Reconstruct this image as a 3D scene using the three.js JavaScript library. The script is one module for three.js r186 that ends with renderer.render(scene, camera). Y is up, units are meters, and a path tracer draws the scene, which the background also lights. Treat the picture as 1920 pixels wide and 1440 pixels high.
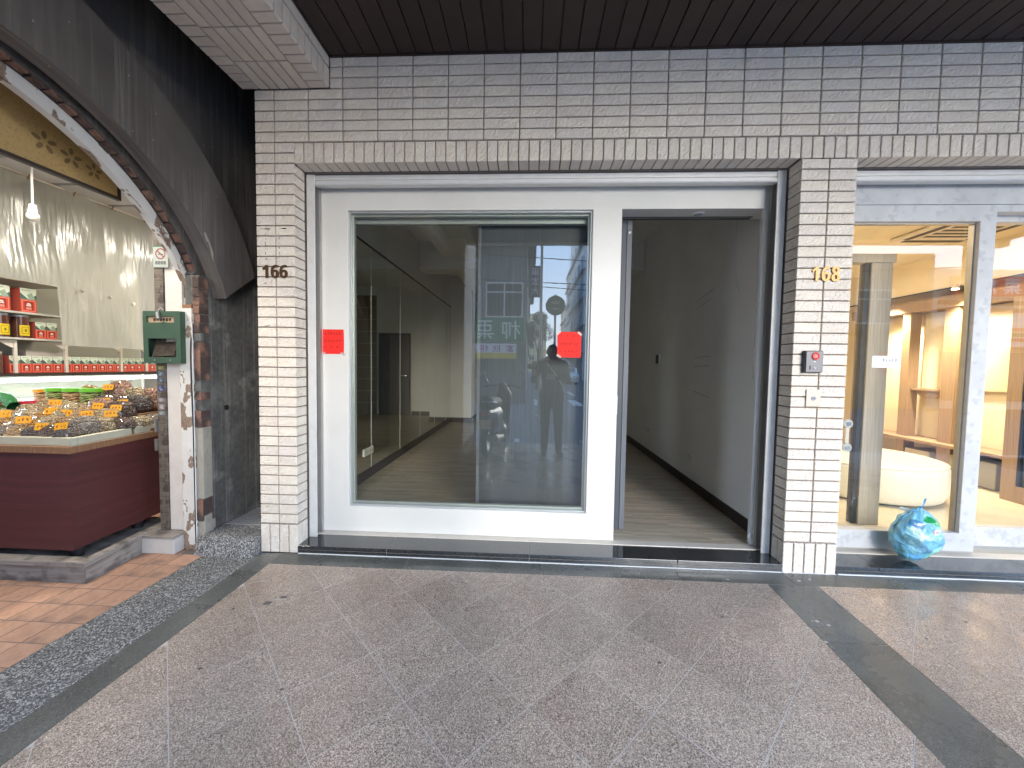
import * as THREE from 'three';
import { RoundedBoxGeometry } from 'three/addons/geometries/RoundedBoxGeometry.js';
import { mergeGeometries, mergeVertices, toCreasedNormals } from 'three/addons/utils/BufferGeometryUtils.js';
import { FontLoader } from 'three/addons/loaders/FontLoader.js';
import { TextGeometry } from 'three/addons/geometries/TextGeometry.js';
import { RectAreaLightUniformsLib } from 'three/addons/lights/RectAreaLightUniformsLib.js';

// ---------------------------------------------------------------- camera, sky, sun, exposure
const scene = new THREE.Scene();
const camera = new THREE.PerspectiveCamera(90, 4 / 3, 0.05, 600);
camera.rotation.order = 'YXZ';
camera.position.set(1.743, 1.333, 2.565);
camera.rotation.set(-0.0458, 0.0475, 0.0153);

const renderer = new THREE.WebGLRenderer({ antialias: true });
renderer.toneMapping = THREE.LinearToneMapping;
renderer.toneMappingExposure = 4.05;
renderer.shadowMap.enabled = true;
RectAreaLightUniformsLib.init();

// hash noise, tileable
function rng(seed) { let a = seed >>> 0; return () => { a = (a + 0x6D2B79F5) | 0; let t = Math.imul(a ^ (a >>> 15), 1 | a); t = (t + Math.imul(t ^ (t >>> 7), 61 | t)) ^ t; return ((t ^ (t >>> 14)) >>> 0) / 4294967296; }; }
function hash(x, y, s) { let h = (Math.imul(x, 374761393) + Math.imul(y, 668265263) + Math.imul(s, 1442695041)) | 0; h = Math.imul(h ^ (h >>> 13), 1274126177); h ^= h >>> 16; return (h >>> 0) / 4294967296; }
const sm = (t) => t * t * (3 - 2 * t), mod = (a, n) => ((a % n) + n) % n, mixv = (a, b, t) => a + (b - a) * t, clamp = (x, a = 0, b = 1) => Math.min(b, Math.max(a, x));
function vnoise(x, y, px, py, s) { const xi = Math.floor(x), yi = Math.floor(y), fx = sm(x - xi), fy = sm(y - yi); const h = (i, j) => hash(mod(xi + i, px), mod(yi + j, py), s); return mixv(mixv(h(0, 0), h(1, 0), fx), mixv(h(0, 1), h(1, 1), fx), fy); }
function fbm(u, v, px, py, oct, s) { let a = 0, w = 0.5, n = 0; for (let o = 0; o < oct; o++) { a += w * vnoise(u * px, v * py, px, py, s + o * 17); n += w; px *= 2; py *= 2; w *= 0.5; } return a / n; }
function worley(u, v, p, s) { const x = u * p, y = v * p, xi = Math.floor(x), yi = Math.floor(y); let b = 9, id = 0, b2 = 9; for (let j = -1; j <= 1; j++) for (let i = -1; i <= 1; i++) { const cx = mod(xi + i, p), cy = mod(yi + j, p); const dx = xi + i + hash(cx, cy, s) - x, dy = yi + j + hash(cx, cy, s + 7) - y, d = dx * dx + dy * dy; if (d < b) { b2 = b; b = d; id = hash(cx, cy, s + 13); } else if (d < b2) b2 = d; } return [Math.sqrt(b), id, Math.sqrt(b2)]; }
const s2l = (c) => Math.pow(c, 2.2), l2s = (c) => Math.pow(clamp(c), 1 / 2.2);

{ // the sky: clear blue paling to the horizon with thin cloud
  const W = 512, H = 256, d = new Float32Array(W * H * 4);
  for (let j = 0; j < H; j++) for (let i = 0; i < W; i++) {
    const el = Math.max(0, ((j + 0.5) / H - 0.5) * Math.PI), t = Math.pow(Math.sin(el), 0.32);
    let r = mixv(1.0, 0.05, Math.pow(t, 0.8)), g = mixv(1.0, 0.28, t), b = mixv(0.93, 0.76, t);
    const c = sm(clamp((fbm(i / W, j / H * 0.5, 10, 14, 5, 5) - 0.55) * 4)) * 0.3 * clamp((el - 0.3) * 4);
    r = mixv(r, 1.0, c); g = mixv(g, 1.02, c); b = mixv(b, 1.05, c);
    d.set([r * 3.0, g * 2.6, b * 2.42, 1], (j * W + i) * 4);
  }
  const sky = new THREE.DataTexture(d, W, H, THREE.RGBAFormat, THREE.FloatType);
  sky.mapping = THREE.EquirectangularReflectionMapping; sky.magFilter = THREE.LinearFilter; sky.needsUpdate = true;
  scene.background = sky; scene.environment = sky;
}
{ // low hazy sun down the open side of the street, in front of the shops and to their right
  const sun = new THREE.DirectionalLight(new THREE.Color(1.0, 0.885, 0.72), 0.97), az = 0.36, el = 0.25;
  sun.position.set(2 + 60 * Math.sin(az) * Math.cos(el), 1 + 60 * Math.sin(el), 60 * Math.cos(az) * Math.cos(el)); sun.target.position.set(2, 1, 0);
  sun.castShadow = true; sun.shadow.mapSize.set(2048, 2048); sun.shadow.radius = 54;
  Object.assign(sun.shadow.camera, { left: -12, right: 12, top: 10, bottom: -4, near: 1, far: 120 });
  scene.add(sun, sun.target);
}

// ---------------------------------------------------------------- helpers
const used = {};
function numbered(n) { if (!used[n]) { used[n] = 1; return n; } return n + '_' + String(used[n]++).padStart(3, '0'); }
function fix(m) { m.castShadow = true; m.receiveShadow = true; return m; }
function thing(name, label, category, at = [0, 0, 0], group) {
  const o = new THREE.Group(); o.name = numbered(name); o.position.set(...at); scene.add(o);
  o.userData = { label, category }; if (group) o.userData.group = group;
  return o;
}
function structure(name, at = [0, 0, 0]) { const o = new THREE.Group(); o.name = numbered(name); o.position.set(...at); o.userData.kind = 'structure'; scene.add(o); return o; }
const baseOf = (o) => { let b = o; while (b.parent && b.parent !== scene) b = b.parent; return b.position; };
function part(parent, name, g, m) {           // geometry given in world axes
  if (Array.isArray(g)) g = merge(g);
  const b = baseOf(parent); g.translate(-b.x, -b.y, -b.z);
  const o = fix(new THREE.Mesh(g, m)); o.name = name; parent.add(o); return o;
}
function put(parent, name, g, m, x, y, z) {   // a shared geometry set down at a place
  const b = baseOf(parent), o = fix(new THREE.Mesh(g, m)); o.name = name; o.position.set(x - b.x, y - b.y, z - b.z); parent.add(o); return o;
}
function single(name, label, category, g, m, group) {
  if (Array.isArray(g)) g = merge(g);
  g.computeBoundingBox(); const c = g.boundingBox, x = (c.min.x + c.max.x) / 2, y = c.min.y, z = (c.min.z + c.max.z) / 2; g.translate(-x, -y, -z);
  const o = fix(new THREE.Mesh(g, m)); o.name = numbered(name); o.position.set(x, y, z); o.userData = { label, category }; if (group) o.userData.group = group; scene.add(o); return o;
}
function sheet(name, g, m) { const o = single(name, '', '', g, m); o.userData = { kind: 'structure' }; return o; }
function uvBox(g, ox = 0, oy = 0, turn = false) { // uv in metres from the face's own plane
  g = g.index ? g.toNonIndexed() : g; const p = g.attributes.position, uv = new Float32Array(p.count * 2), a = new THREE.Vector3(), b = new THREE.Vector3(), c = new THREE.Vector3();
  for (let i = 0; i < p.count; i += 3) {
    a.fromBufferAttribute(p, i); b.fromBufferAttribute(p, i + 1); c.fromBufferAttribute(p, i + 2);
    const n = b.clone().sub(a).cross(c.clone().sub(a)), x = Math.abs(n.x), y = Math.abs(n.y), z = Math.abs(n.z);
    [a, b, c].forEach((q, k) => { let u, v; if (z >= x && z >= y) { u = q.x; v = q.y; } else if (x >= y) { u = q.z; v = q.y; } else { u = q.x; v = q.z; } if (turn) [u, v] = [v, u]; uv[(i + k) * 2] = u + ox; uv[(i + k) * 2 + 1] = v + oy; });
  }
  g.setAttribute('uv', new THREE.BufferAttribute(uv, 2)); return g;
}
function merge(list) { const l = list.map((g) => { g = g.index ? g.toNonIndexed() : g; if (!g.attributes.uv) uvBox(g); if (!g.attributes.normal) g.computeVertexNormals(); for (const k of Object.keys(g.attributes)) if (!['position', 'normal', 'uv', 'color'].includes(k)) g.deleteAttribute(k); return g; }); return l.length === 1 ? l[0] : mergeGeometries(l); }
function bx(x0, x1, y0, y1, z0, z1, r = 0, turn = false) {
  const w = x1 - x0, h = y1 - y0, d = z1 - z0; r = Math.min(r, w / 2.2, h / 2.2, d / 2.2);
  const g = r > 0 ? new RoundedBoxGeometry(w, h, d, 1, r) : new THREE.BoxGeometry(w, h, d);
  g.translate((x0 + x1) / 2, (y0 + y1) / 2, (z0 + z1) / 2); return uvBox(g, 0, 0, turn);
}
function shapeOf(pts) { const s = new THREE.Shape(); pts.forEach((p, i) => (i ? s.lineTo(p[0], p[1]) : s.moveTo(p[0], p[1]))); return s; }
function prismY(poly, y0, y1, bev = 0) { // polygon in x, z
  const g = new THREE.ExtrudeGeometry(shapeOf(poly.map(([x, z]) => [x, -z])), { depth: y1 - y0 - 2 * bev, bevelEnabled: bev > 0, bevelSize: bev, bevelThickness: bev, bevelOffset: -bev, bevelSegments: 1, curveSegments: 1 });
  g.rotateX(-Math.PI / 2); g.translate(0, y0 + bev, 0); return uvBox(g);
}
function prismX(poly, x0, x1, bev = 0, holes = []) { // polygon in z, y
  const s = shapeOf(poly.map(([z, y]) => [-z, y])); for (const h of holes) s.holes.push(shapeOf(h.map(([z, y]) => [-z, y])));
  const g = new THREE.ExtrudeGeometry(s, { depth: x1 - x0 - 2 * bev, bevelEnabled: bev > 0, bevelSize: bev, bevelThickness: bev, bevelOffset: -bev, bevelSegments: 1, curveSegments: 1 });
  g.rotateY(Math.PI / 2); g.translate(x0 + bev, 0, 0); return uvBox(g);
}
function prismZ(poly, z0, z1, bev = 0, holes = []) { // polygon in x, y
  const s = shapeOf(poly); for (const h of holes) s.holes.push(shapeOf(h));
  const g = new THREE.ExtrudeGeometry(s, { depth: z1 - z0 - 2 * bev, bevelEnabled: bev > 0, bevelSize: bev, bevelThickness: bev, bevelOffset: -bev, bevelSegments: 1, curveSegments: 1 });
  g.translate(0, 0, z0 + bev); return uvBox(g);
}
const V = (x, y, z) => new THREE.Vector3(x, y, z);
function tube(pts, r, seg = 24, rad = 6) { return new THREE.TubeGeometry(new THREE.CatmullRomCurve3(pts.map((p) => V(...p))), seg, r, rad); }
function rod(a, b, r, r2 = r, n = 10) { const A = V(...a), B = V(...b), d = B.clone().sub(A); const g = new THREE.CylinderGeometry(r2, r, d.length(), n); g.applyQuaternion(new THREE.Quaternion().setFromUnitVectors(V(0, 1, 0), d.clone().normalize())); g.translate((A.x + B.x) / 2, (A.y + B.y) / 2, (A.z + B.z) / 2); return g; }
function disc(x, y, z, r, h, axis = 'z', n = 24) { const g = new THREE.CylinderGeometry(r, r, h, n); if (axis === 'z') g.rotateX(Math.PI / 2); if (axis === 'x') g.rotateZ(Math.PI / 2); g.translate(x, y, z); return g; }
function clipPoly(poly, inside) { // Sutherland-Hodgman against half planes [a,b,c]: a*x+b*z+c>=0
  for (const [a, b, c] of inside) { const out = []; for (let i = 0; i < poly.length; i++) { const p = poly[i], q = poly[(i + 1) % poly.length], dp = a * p[0] + b * p[1] + c, dq = a * q[0] + b * q[1] + c; if (dp >= 0) out.push(p); if ((dp >= 0) !== (dq >= 0)) { const t = dp / (dp - dq); out.push([p[0] + (q[0] - p[0]) * t, p[1] + (q[1] - p[1]) * t]); } } poly = out; if (poly.length < 3) return null; }
  return poly;
}
function halfPlanes(quad) { const hp = []; let A = 0; for (let i = 0; i < quad.length; i++) { const p = quad[i], q = quad[(i + 1) % quad.length]; A += p[0] * q[1] - q[0] * p[1]; } const s = A > 0 ? 1 : -1; for (let i = 0; i < quad.length; i++) { const p = quad[i], q = quad[(i + 1) % quad.length]; hp.push([-(q[1] - p[1]) * s, (q[0] - p[0]) * s, ((q[1] - p[1]) * p[0] - (q[0] - p[0]) * p[1]) * s]); } return hp; }

// ---------------------------------------------------------------- textures and materials
function tex(n, m, fn, srgb = true) { const d = new Uint8Array(n * m * 4); for (let j = 0; j < m; j++) for (let i = 0; i < n; i++) { const c = fn((i + 0.5) / n, (j + 0.5) / m); const k = (j * n + i) * 4; if (typeof c === 'number') d[k] = d[k + 1] = d[k + 2] = clamp(c) * 255; else { d[k] = (srgb ? l2s(c[0]) : clamp(c[0])) * 255; d[k + 1] = (srgb ? l2s(c[1]) : clamp(c[1])) * 255; d[k + 2] = (srgb ? l2s(c[2]) : clamp(c[2])) * 255; } d[k + 3] = 255; } const t = new THREE.DataTexture(d, n, m); t.wrapS = t.wrapT = THREE.RepeatWrapping; t.magFilter = t.minFilter = THREE.LinearFilter; if (srgb) t.colorSpace = THREE.SRGBColorSpace; t.needsUpdate = true; return t; }
function rep(t, sx, sy = sx) { const c = t.clone(); c.repeat.set(sx, sy); c.needsUpdate = true; return c; }
function canvasTex(w, h, draw) { const c = document.createElement('canvas'); c.width = w; c.height = h; const x = c.getContext('2d'); draw(x, w, h); const t = new THREE.CanvasTexture(c); t.colorSpace = THREE.SRGBColorSpace; t.magFilter = THREE.LinearFilter; return t; }
const C = (r, g, b) => new THREE.Color().setRGB(r, g, b);
const std = (o) => new THREE.MeshStandardMaterial({ roughness: 0.7, ...o });
const phys = (o) => new THREE.MeshPhysicalMaterial({ roughness: 0.5, ...o });
const mixc = (a, b, t) => [mixv(a[0], b[0], t), mixv(a[1], b[1], t), mixv(a[2], b[2], t)];
const mulc = (a, k) => [a[0] * k, a[1] * k, a[2] * k];
const X = {};
X.chisel = tex(512, 512, (u, v) => { const a = u + v, b = u - v; const r = vnoise(a * 20, b * 46, 20, 46, 3), r2 = vnoise(a * 34 + 0.4 * r, b * 70 + r * 2, 34, 70, 9), f = fbm(u, v, 90, 90, 2, 21); return clamp(0.55 * Math.pow(r, 1.3) + 0.33 * r2 + 0.12 * f); }, false);
X.tone = tex(256, 256, (u, v) => { const f = fbm(u, v, 6, 6, 4, 31), g = fbm(u, v, 60, 60, 2, 33); const k = 0.86 + 0.16 * f + 0.07 * g; return [k, k * mixv(0.985, 1, f), k * mixv(0.96, 1.0, f)]; });
X.fine = tex(256, 256, (u, v) => fbm(u, v, 40, 40, 3, 41), false);
X.soft = tex(256, 256, (u, v) => fbm(u, v, 5, 5, 5, 43), false);
X.smear = tex(512, 512, (u, v) => clamp(0.5 + 0.55 * (fbm(u, v, 4, 4, 5, 45) - 0.5) * 2 + 0.12 * (fbm(u, v, 70, 70, 2, 47) - 0.5)), false);
function speckle(n, p, pal, seed, spread = 1) { return tex(n, n, (u, v) => { const w = worley(u + 0.002 * vnoise(u * 200, v * 200, 200, 200, seed), v, p, seed), w2 = worley(u, v, Math.round(p * 2.1), seed + 50); const f = fbm(u, v, 4, 4, 4, seed + 3); let k = w[1], c = pal[0]; for (const [lim, col] of pal[1]) if (k < lim) { c = col; break; } if (w2[1] < 0.1) c = pal[1][0][1]; if (w2[1] > 0.93) c = pal[0]; const j = 1 + spread * ((w2[1] - 0.5) * 0.35 + (f - 0.5) * 0.45); return mulc(c, j); }); }
X.terrazzo = speckle(900, 170, [[0.66, 0.58, 0.53], [[0.20, [0.14, 0.115, 0.108]], [0.45, [0.30, 0.245, 0.222]], [0.82, [0.44, 0.355, 0.318]]]], 61, 0.55);
X.granolith = speckle(768, 110, [[0.46, 0.45, 0.43], [[0.42, [0.075, 0.072, 0.07]], [0.66, [0.15, 0.145, 0.14]], [0.86, [0.27, 0.26, 0.25]]]], 71);
X.basalt = speckle(512, 220, [[0.15, 0.15, 0.135], [[0.3, [0.062, 0.062, 0.055]], [0.75, [0.085, 0.085, 0.074]], [0.95, [0.105, 0.104, 0.09]]]], 81, 1.3);
X.blackgranite = speckle(512, 160, [[0.11, 0.115, 0.115], [[0.6, [0.012, 0.013, 0.014]], [0.85, [0.022, 0.024, 0.026]], [0.95, [0.05, 0.053, 0.055]]]], 91, 0.6);
X.clay = tex(512, 512, (u, v) => { const f = fbm(u, v, 3, 3, 5, 101), g = fbm(u, v, 50, 50, 2, 103); let c = mixc([0.40, 0.215, 0.135], [0.52, 0.31, 0.21], f); c = mixc(c, [0.20, 0.13, 0.10], clamp((fbm(u, v, 7, 7, 4, 107) - 0.58) * 3)); return mulc(c, 0.85 + 0.3 * g); });
X.strips = tex(768, 768, (u, v) => { const rows = 56, r = Math.floor(v * rows), off = hash(r, 1, 5), n = 5, seg = Math.floor(u * n + off * n), h = hash(mod(seg, n), r, 9), fv = v * rows - r; const grain = fbm(u, v, 6, 220, 3, 111), f = fbm(u, v, 20, 500, 2, 113); let c = mixc([0.34, 0.27, 0.19], [0.64, 0.54, 0.41], clamp(0.25 + 0.6 * h + 0.5 * (grain - 0.5))); c = mulc(c, 0.85 + 0.3 * f); if (fv < 0.05) c = mulc(c, 0.72); return c; });
X.wood = tex(512, 512, (u, v) => { const w = fbm(u, v, 2, 3, 3, 121), g = fbm(u + 0.1 * w, v, 46, 3, 4, 123), f = fbm(u, v, 160, 6, 2, 127); return mulc(mixc([0.62, 0.62, 0.62], [1.0, 1.0, 1.0], clamp(g * 1.1)), 0.8 + 0.25 * f); });
X.plaster = tex(512, 512, (u, v) => { const f = fbm(u, v, 5, 5, 5, 131); return mulc([1, 1, 1], 0.9 + 0.14 * f); });
X.soot = tex(768, 768, (u, v) => { // old blackened render with pale scuffs and runs of lime
  const f = fbm(u, v, 5, 5, 5, 141), run = fbm(u, v, 60, 3, 4, 143), run2 = fbm(u, v, 150, 5, 3, 147), patch = fbm(u, v, 3, 2, 4, 149), sp = worley(u, v, 60, 151);
  let c = mixc([0.050, 0.042, 0.037], [0.145, 0.126, 0.112], f); const s = clamp((run * 0.7 + run2 * 0.5 - 0.57) * 4) * clamp((patch - 0.40) * 4); c = mixc(c, [0.21, 0.19, 0.165], s * 0.8);
  if (sp[1] > 0.975 && sp[0] < 0.12) c = [0.30, 0.28, 0.25]; return c; });
X.flake = tex(768, 768, (u, v) => { // white paint with chips down to brick and lime
  const f = fbm(u, v, 6, 6, 4, 161), ch = fbm(u, v, 9, 9, 5, 163), g = fbm(u, v, 80, 80, 2, 167); let c = mulc([0.70, 0.665, 0.61], 0.88 + 0.18 * f); if (ch > 0.56) c = mixc([0.36, 0.27, 0.20], [0.16, 0.09, 0.06], g); else if (ch > 0.545) c = [0.46, 0.42, 0.36]; return c; });
X.weather = tex(512, 512, (u, v) => { const g = fbm(u, v, 4, 60, 4, 171), f = fbm(u, v, 5, 5, 4, 173), d = clamp((fbm(u, v, 8, 8, 4, 177) - 0.52) * 5); let c = mixc([0.20, 0.165, 0.135], [0.42, 0.375, 0.33], g); c = mixc(c, [0.075, 0.06, 0.05], d * 0.7); return mulc(c, 0.8 + 0.4 * f); });
X.stonegrey = tex(512, 512, (u, v) => { const f = fbm(u, v, 7, 7, 5, 181), g = fbm(u, v, 2, 2, 3, 183), s = clamp((fbm(u, v, 16, 16, 3, 187) - 0.60) * 6); let c = mixc([0.47, 0.47, 0.47], [0.64, 0.64, 0.635], f * 0.7 + g * 0.3); return mixc(c, [0.38, 0.38, 0.385], s * 0.5); });
X.nuts = tex(512, 512, (u, v) => { const w = worley(u, v, 26, 191); return mixc([0.55, 0.52, 0.48], [1, 0.96, 0.9], w[1]); });
X.nutb = tex(256, 256, (u, v) => { const w = worley(u, v, 26, 191); return clamp(1 - w[0] * 1.2); }, false);
X.asphalt = speckle(512, 150, [[0.13, 0.13, 0.13], [[0.35, [0.036, 0.036, 0.037]], [0.7, [0.052, 0.052, 0.053]], [0.93, [0.07, 0.07, 0.07]]]], 201, 1.2);
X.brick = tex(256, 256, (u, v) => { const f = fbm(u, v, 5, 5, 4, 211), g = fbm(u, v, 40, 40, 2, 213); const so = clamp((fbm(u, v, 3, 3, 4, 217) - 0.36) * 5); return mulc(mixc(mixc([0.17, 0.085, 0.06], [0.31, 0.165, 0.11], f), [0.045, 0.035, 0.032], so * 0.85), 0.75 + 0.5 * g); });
X.crease = tex(512, 512, (u, v) => { const a = fbm(u, v, 4, 4, 4, 221), b = Math.abs(fbm(u + 0.15 * a, v, 7, 5, 4, 223) - 0.5), c = Math.abs(fbm(u, v + 0.2 * a, 12, 9, 3, 227) - 0.5); return clamp(0.25 + a * 0.4 + b * 1.1 + c * 0.7); }, false);

const M = {};
M.tile = [[0.73, 0.655, 0.56], [0.70, 0.625, 0.54], [0.75, 0.675, 0.57], [0.71, 0.64, 0.565]].map((c) => std({ color: C(...c), map: rep(X.tone, 3), bumpMap: rep(X.chisel, 2.0), bumpScale: 0.0075, roughness: 0.62 }));
M.smoothTile = [[0.67, 0.60, 0.52], [0.64, 0.57, 0.495], [0.69, 0.615, 0.53]].map((c) => std({ color: C(...c), map: rep(X.tone, 3), bumpMap: rep(X.fine, 6), bumpScale: 0.0006, roughness: 0.6 }));
M.grout = std({ color: C(0.24, 0.20, 0.17), map: rep(X.tone, 4), bumpMap: rep(X.fine, 8), bumpScale: 0.0015, roughness: 0.95 });
M.terrazzo = [1, 0.95, 1.05].map((k) => std({ color: C(k * 1.12, k * 1.03, k * 0.89), map: rep(X.terrazzo, 1.9), roughnessMap: rep(X.smear, 0.7), roughness: 0.62, bumpMap: rep(X.fine, 3), bumpScale: 0.0004 }));
M.slabJoint = std({ color: C(0.60, 0.55, 0.50), roughness: 0.9 });
M.basalt = [1.4, 1.28, 1.5].map((k) => std({ color: C(k, k, k), map: rep(X.basalt, 1.7), roughness: 0.55, roughnessMap: rep(X.smear, 0.9) }));
M.granolith = std({ map: rep(X.granolith, 1.5), roughness: 0.8, bumpMap: rep(X.fine, 6), bumpScale: 0.002 });
M.clay = [1.1, 1.0, 1.18, 1.05].map((k) => std({ color: C(k, k, k), map: rep(X.clay, 1.3), roughness: 0.62 }));
M.clayJoint = std({ color: C(0.16, 0.13, 0.115), roughness: 0.95 });
M.sill = phys({ map: rep(X.blackgranite, 2), roughness: 0.05, ior: 2.0 });
M.cream = std({ color: C(0.66, 0.60, 0.52), map: rep(X.tone, 2), roughness: 0.4 });
M.whitePaint = phys({ color: C(0.70, 0.675, 0.62), map: rep(X.plaster, 0.7), roughness: 0.38, bumpMap: rep(X.soft, 2), bumpScale: 0.0006, clearcoat: 0.15, clearcoatRoughness: 0.4 });
M.aluminium = std({ color: C(0.66, 0.66, 0.66), metalness: 0.75, roughness: 0.42, map: rep(X.tone, 1.5) });
M.paleMetal = std({ color: C(0.68, 0.68, 0.67), metalness: 0.25, roughness: 0.45, map: rep(X.tone, 2.5) });
M.gasket = std({ color: C(0.46, 0.48, 0.47), metalness: 0.4, roughness: 0.4 });
M.glass = phys({ color: C(0.93, 0.95, 0.89), transmission: 1, thickness: 0, roughness: 0, ior: 1.88 });
M.clearGlass = phys({ color: C(0.93, 0.95, 0.93), transmission: 1, thickness: 0, roughness: 0, ior: 1.75 });
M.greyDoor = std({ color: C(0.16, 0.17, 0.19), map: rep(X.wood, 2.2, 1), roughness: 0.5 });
M.shadedLeafPanel = std({ color: C(0.075, 0.084, 0.10), map: rep(X.wood, 2.2, 1), roughness: 0.5 });  // greyDoor darkened: shade behind the window glass put into the colour
M.room = std({ color: C(0.82, 0.79, 0.73), map: rep(X.plaster, 0.6), roughness: 0.85 });
M.strips = std({ map: rep(X.strips, 0.72), roughness: 0.42, bumpMap: rep(X.fine, 2), bumpScale: 0.0004 });
M.skirt = std({ color: C(0.045, 0.03, 0.025), map: rep(X.wood, 1, 3), roughness: 0.45 });
M.mirror = std({ color: C(0.78, 0.82, 0.77), metalness: 1, roughness: 0.015 });
M.white = std({ color: C(0.78, 0.77, 0.74), roughness: 0.5 });
M.plank = [[0.038, 0.022, 0.018], [0.034, 0.020, 0.0165], [0.042, 0.025, 0.021]].map((c) => std({ color: C(...c), roughness: 0.5, metalness: 0.15, map: rep(X.tone, 2) }));
M.soot = std({ map: rep(X.soot, 0.6, 0.45), roughness: 0.88, bumpMap: rep(X.soft, 2.2), bumpScale: 0.008 });
X.grime = tex(512, 512, (u, v) => { const f = fbm(u, v, 4, 4, 5, 241), g = fbm(u, v, 40, 40, 3, 243), r = fbm(u, v, 70, 2, 4, 247), p = fbm(u, v, 9, 9, 4, 249); let c = mixc([0.045, 0.042, 0.040], [0.17, 0.165, 0.15], clamp(f * 1.2 - 0.15)); c = mixc(c, [0.26, 0.25, 0.225], clamp((r - 0.60) * 5) * 0.5 + clamp((p - 0.62) * 6) * 0.5); return mulc(c, 0.7 + 0.6 * g); });
M.pier = std({ map: rep(X.grime, 0.9, 0.9), roughness: 0.88, bumpMap: rep(X.soft, 3), bumpScale: 0.006 });
M.flake = std({ map: rep(X.flake, 1.6, 1.1), roughness: 0.7, bumpMap: rep(X.soft, 5), bumpScale: 0.003 });
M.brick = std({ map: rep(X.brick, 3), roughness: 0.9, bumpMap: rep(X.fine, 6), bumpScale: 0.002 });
M.lime = std({ color: C(0.36, 0.33, 0.275), map: rep(X.tone, 5), roughness: 0.95, bumpMap: rep(X.soft, 8), bumpScale: 0.006 });
M.weather = std({ map: rep(X.weather, 1.2), roughness: 0.85, bumpMap: rep(X.soft, 4), bumpScale: 0.002 });
M.maroon = std({ color: C(0.13, 0.030, 0.030), map: (() => { const t = rep(X.wood, 0.7, 0.5); t.rotation = Math.PI / 2; return t; })(), roughness: 0.5 });
M.oak = std({ color: C(0.40, 0.20, 0.095), map: rep(X.wood, 2, 6), roughness: 0.5 });
M.stoneGrey = std({ map: rep(X.stonegrey, 1.6), roughness: 0.55 });
M.greyWood = std({ color: C(0.54, 0.46, 0.36), map: rep(X.wood, 3, 1), roughness: 0.6 });
M.cabWood = std({ color: C(0.40, 0.27, 0.16), map: rep(X.wood, 3, 1), roughness: 0.55 });
M.warmWall = std({ color: C(0.78, 0.67, 0.47), map: rep(X.plaster, 0.6), roughness: 0.85 });
M.leather = phys({ color: C(0.76, 0.72, 0.60), roughness: 0.45, bumpMap: rep(X.soft, 6), bumpScale: 0.0012 });
M.floorTile = std({ color: C(0.66, 0.58, 0.44), map: rep(X.tone, 1), roughness: 0.22 });
M.black = std({ color: C(0.02, 0.02, 0.021), roughness: 0.5 });
M.chrome = std({ color: C(0.75, 0.75, 0.76), metalness: 1, roughness: 0.18 });
M.steel = std({ color: C(0.42, 0.41, 0.40), metalness: 0.8, roughness: 0.45, map: rep(X.tone, 3) });
M.rusty = std({ color: C(0.62, 0.58, 0.54), metalness: 0.4, roughness: 0.7, map: rep(X.weather, 3) });
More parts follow.
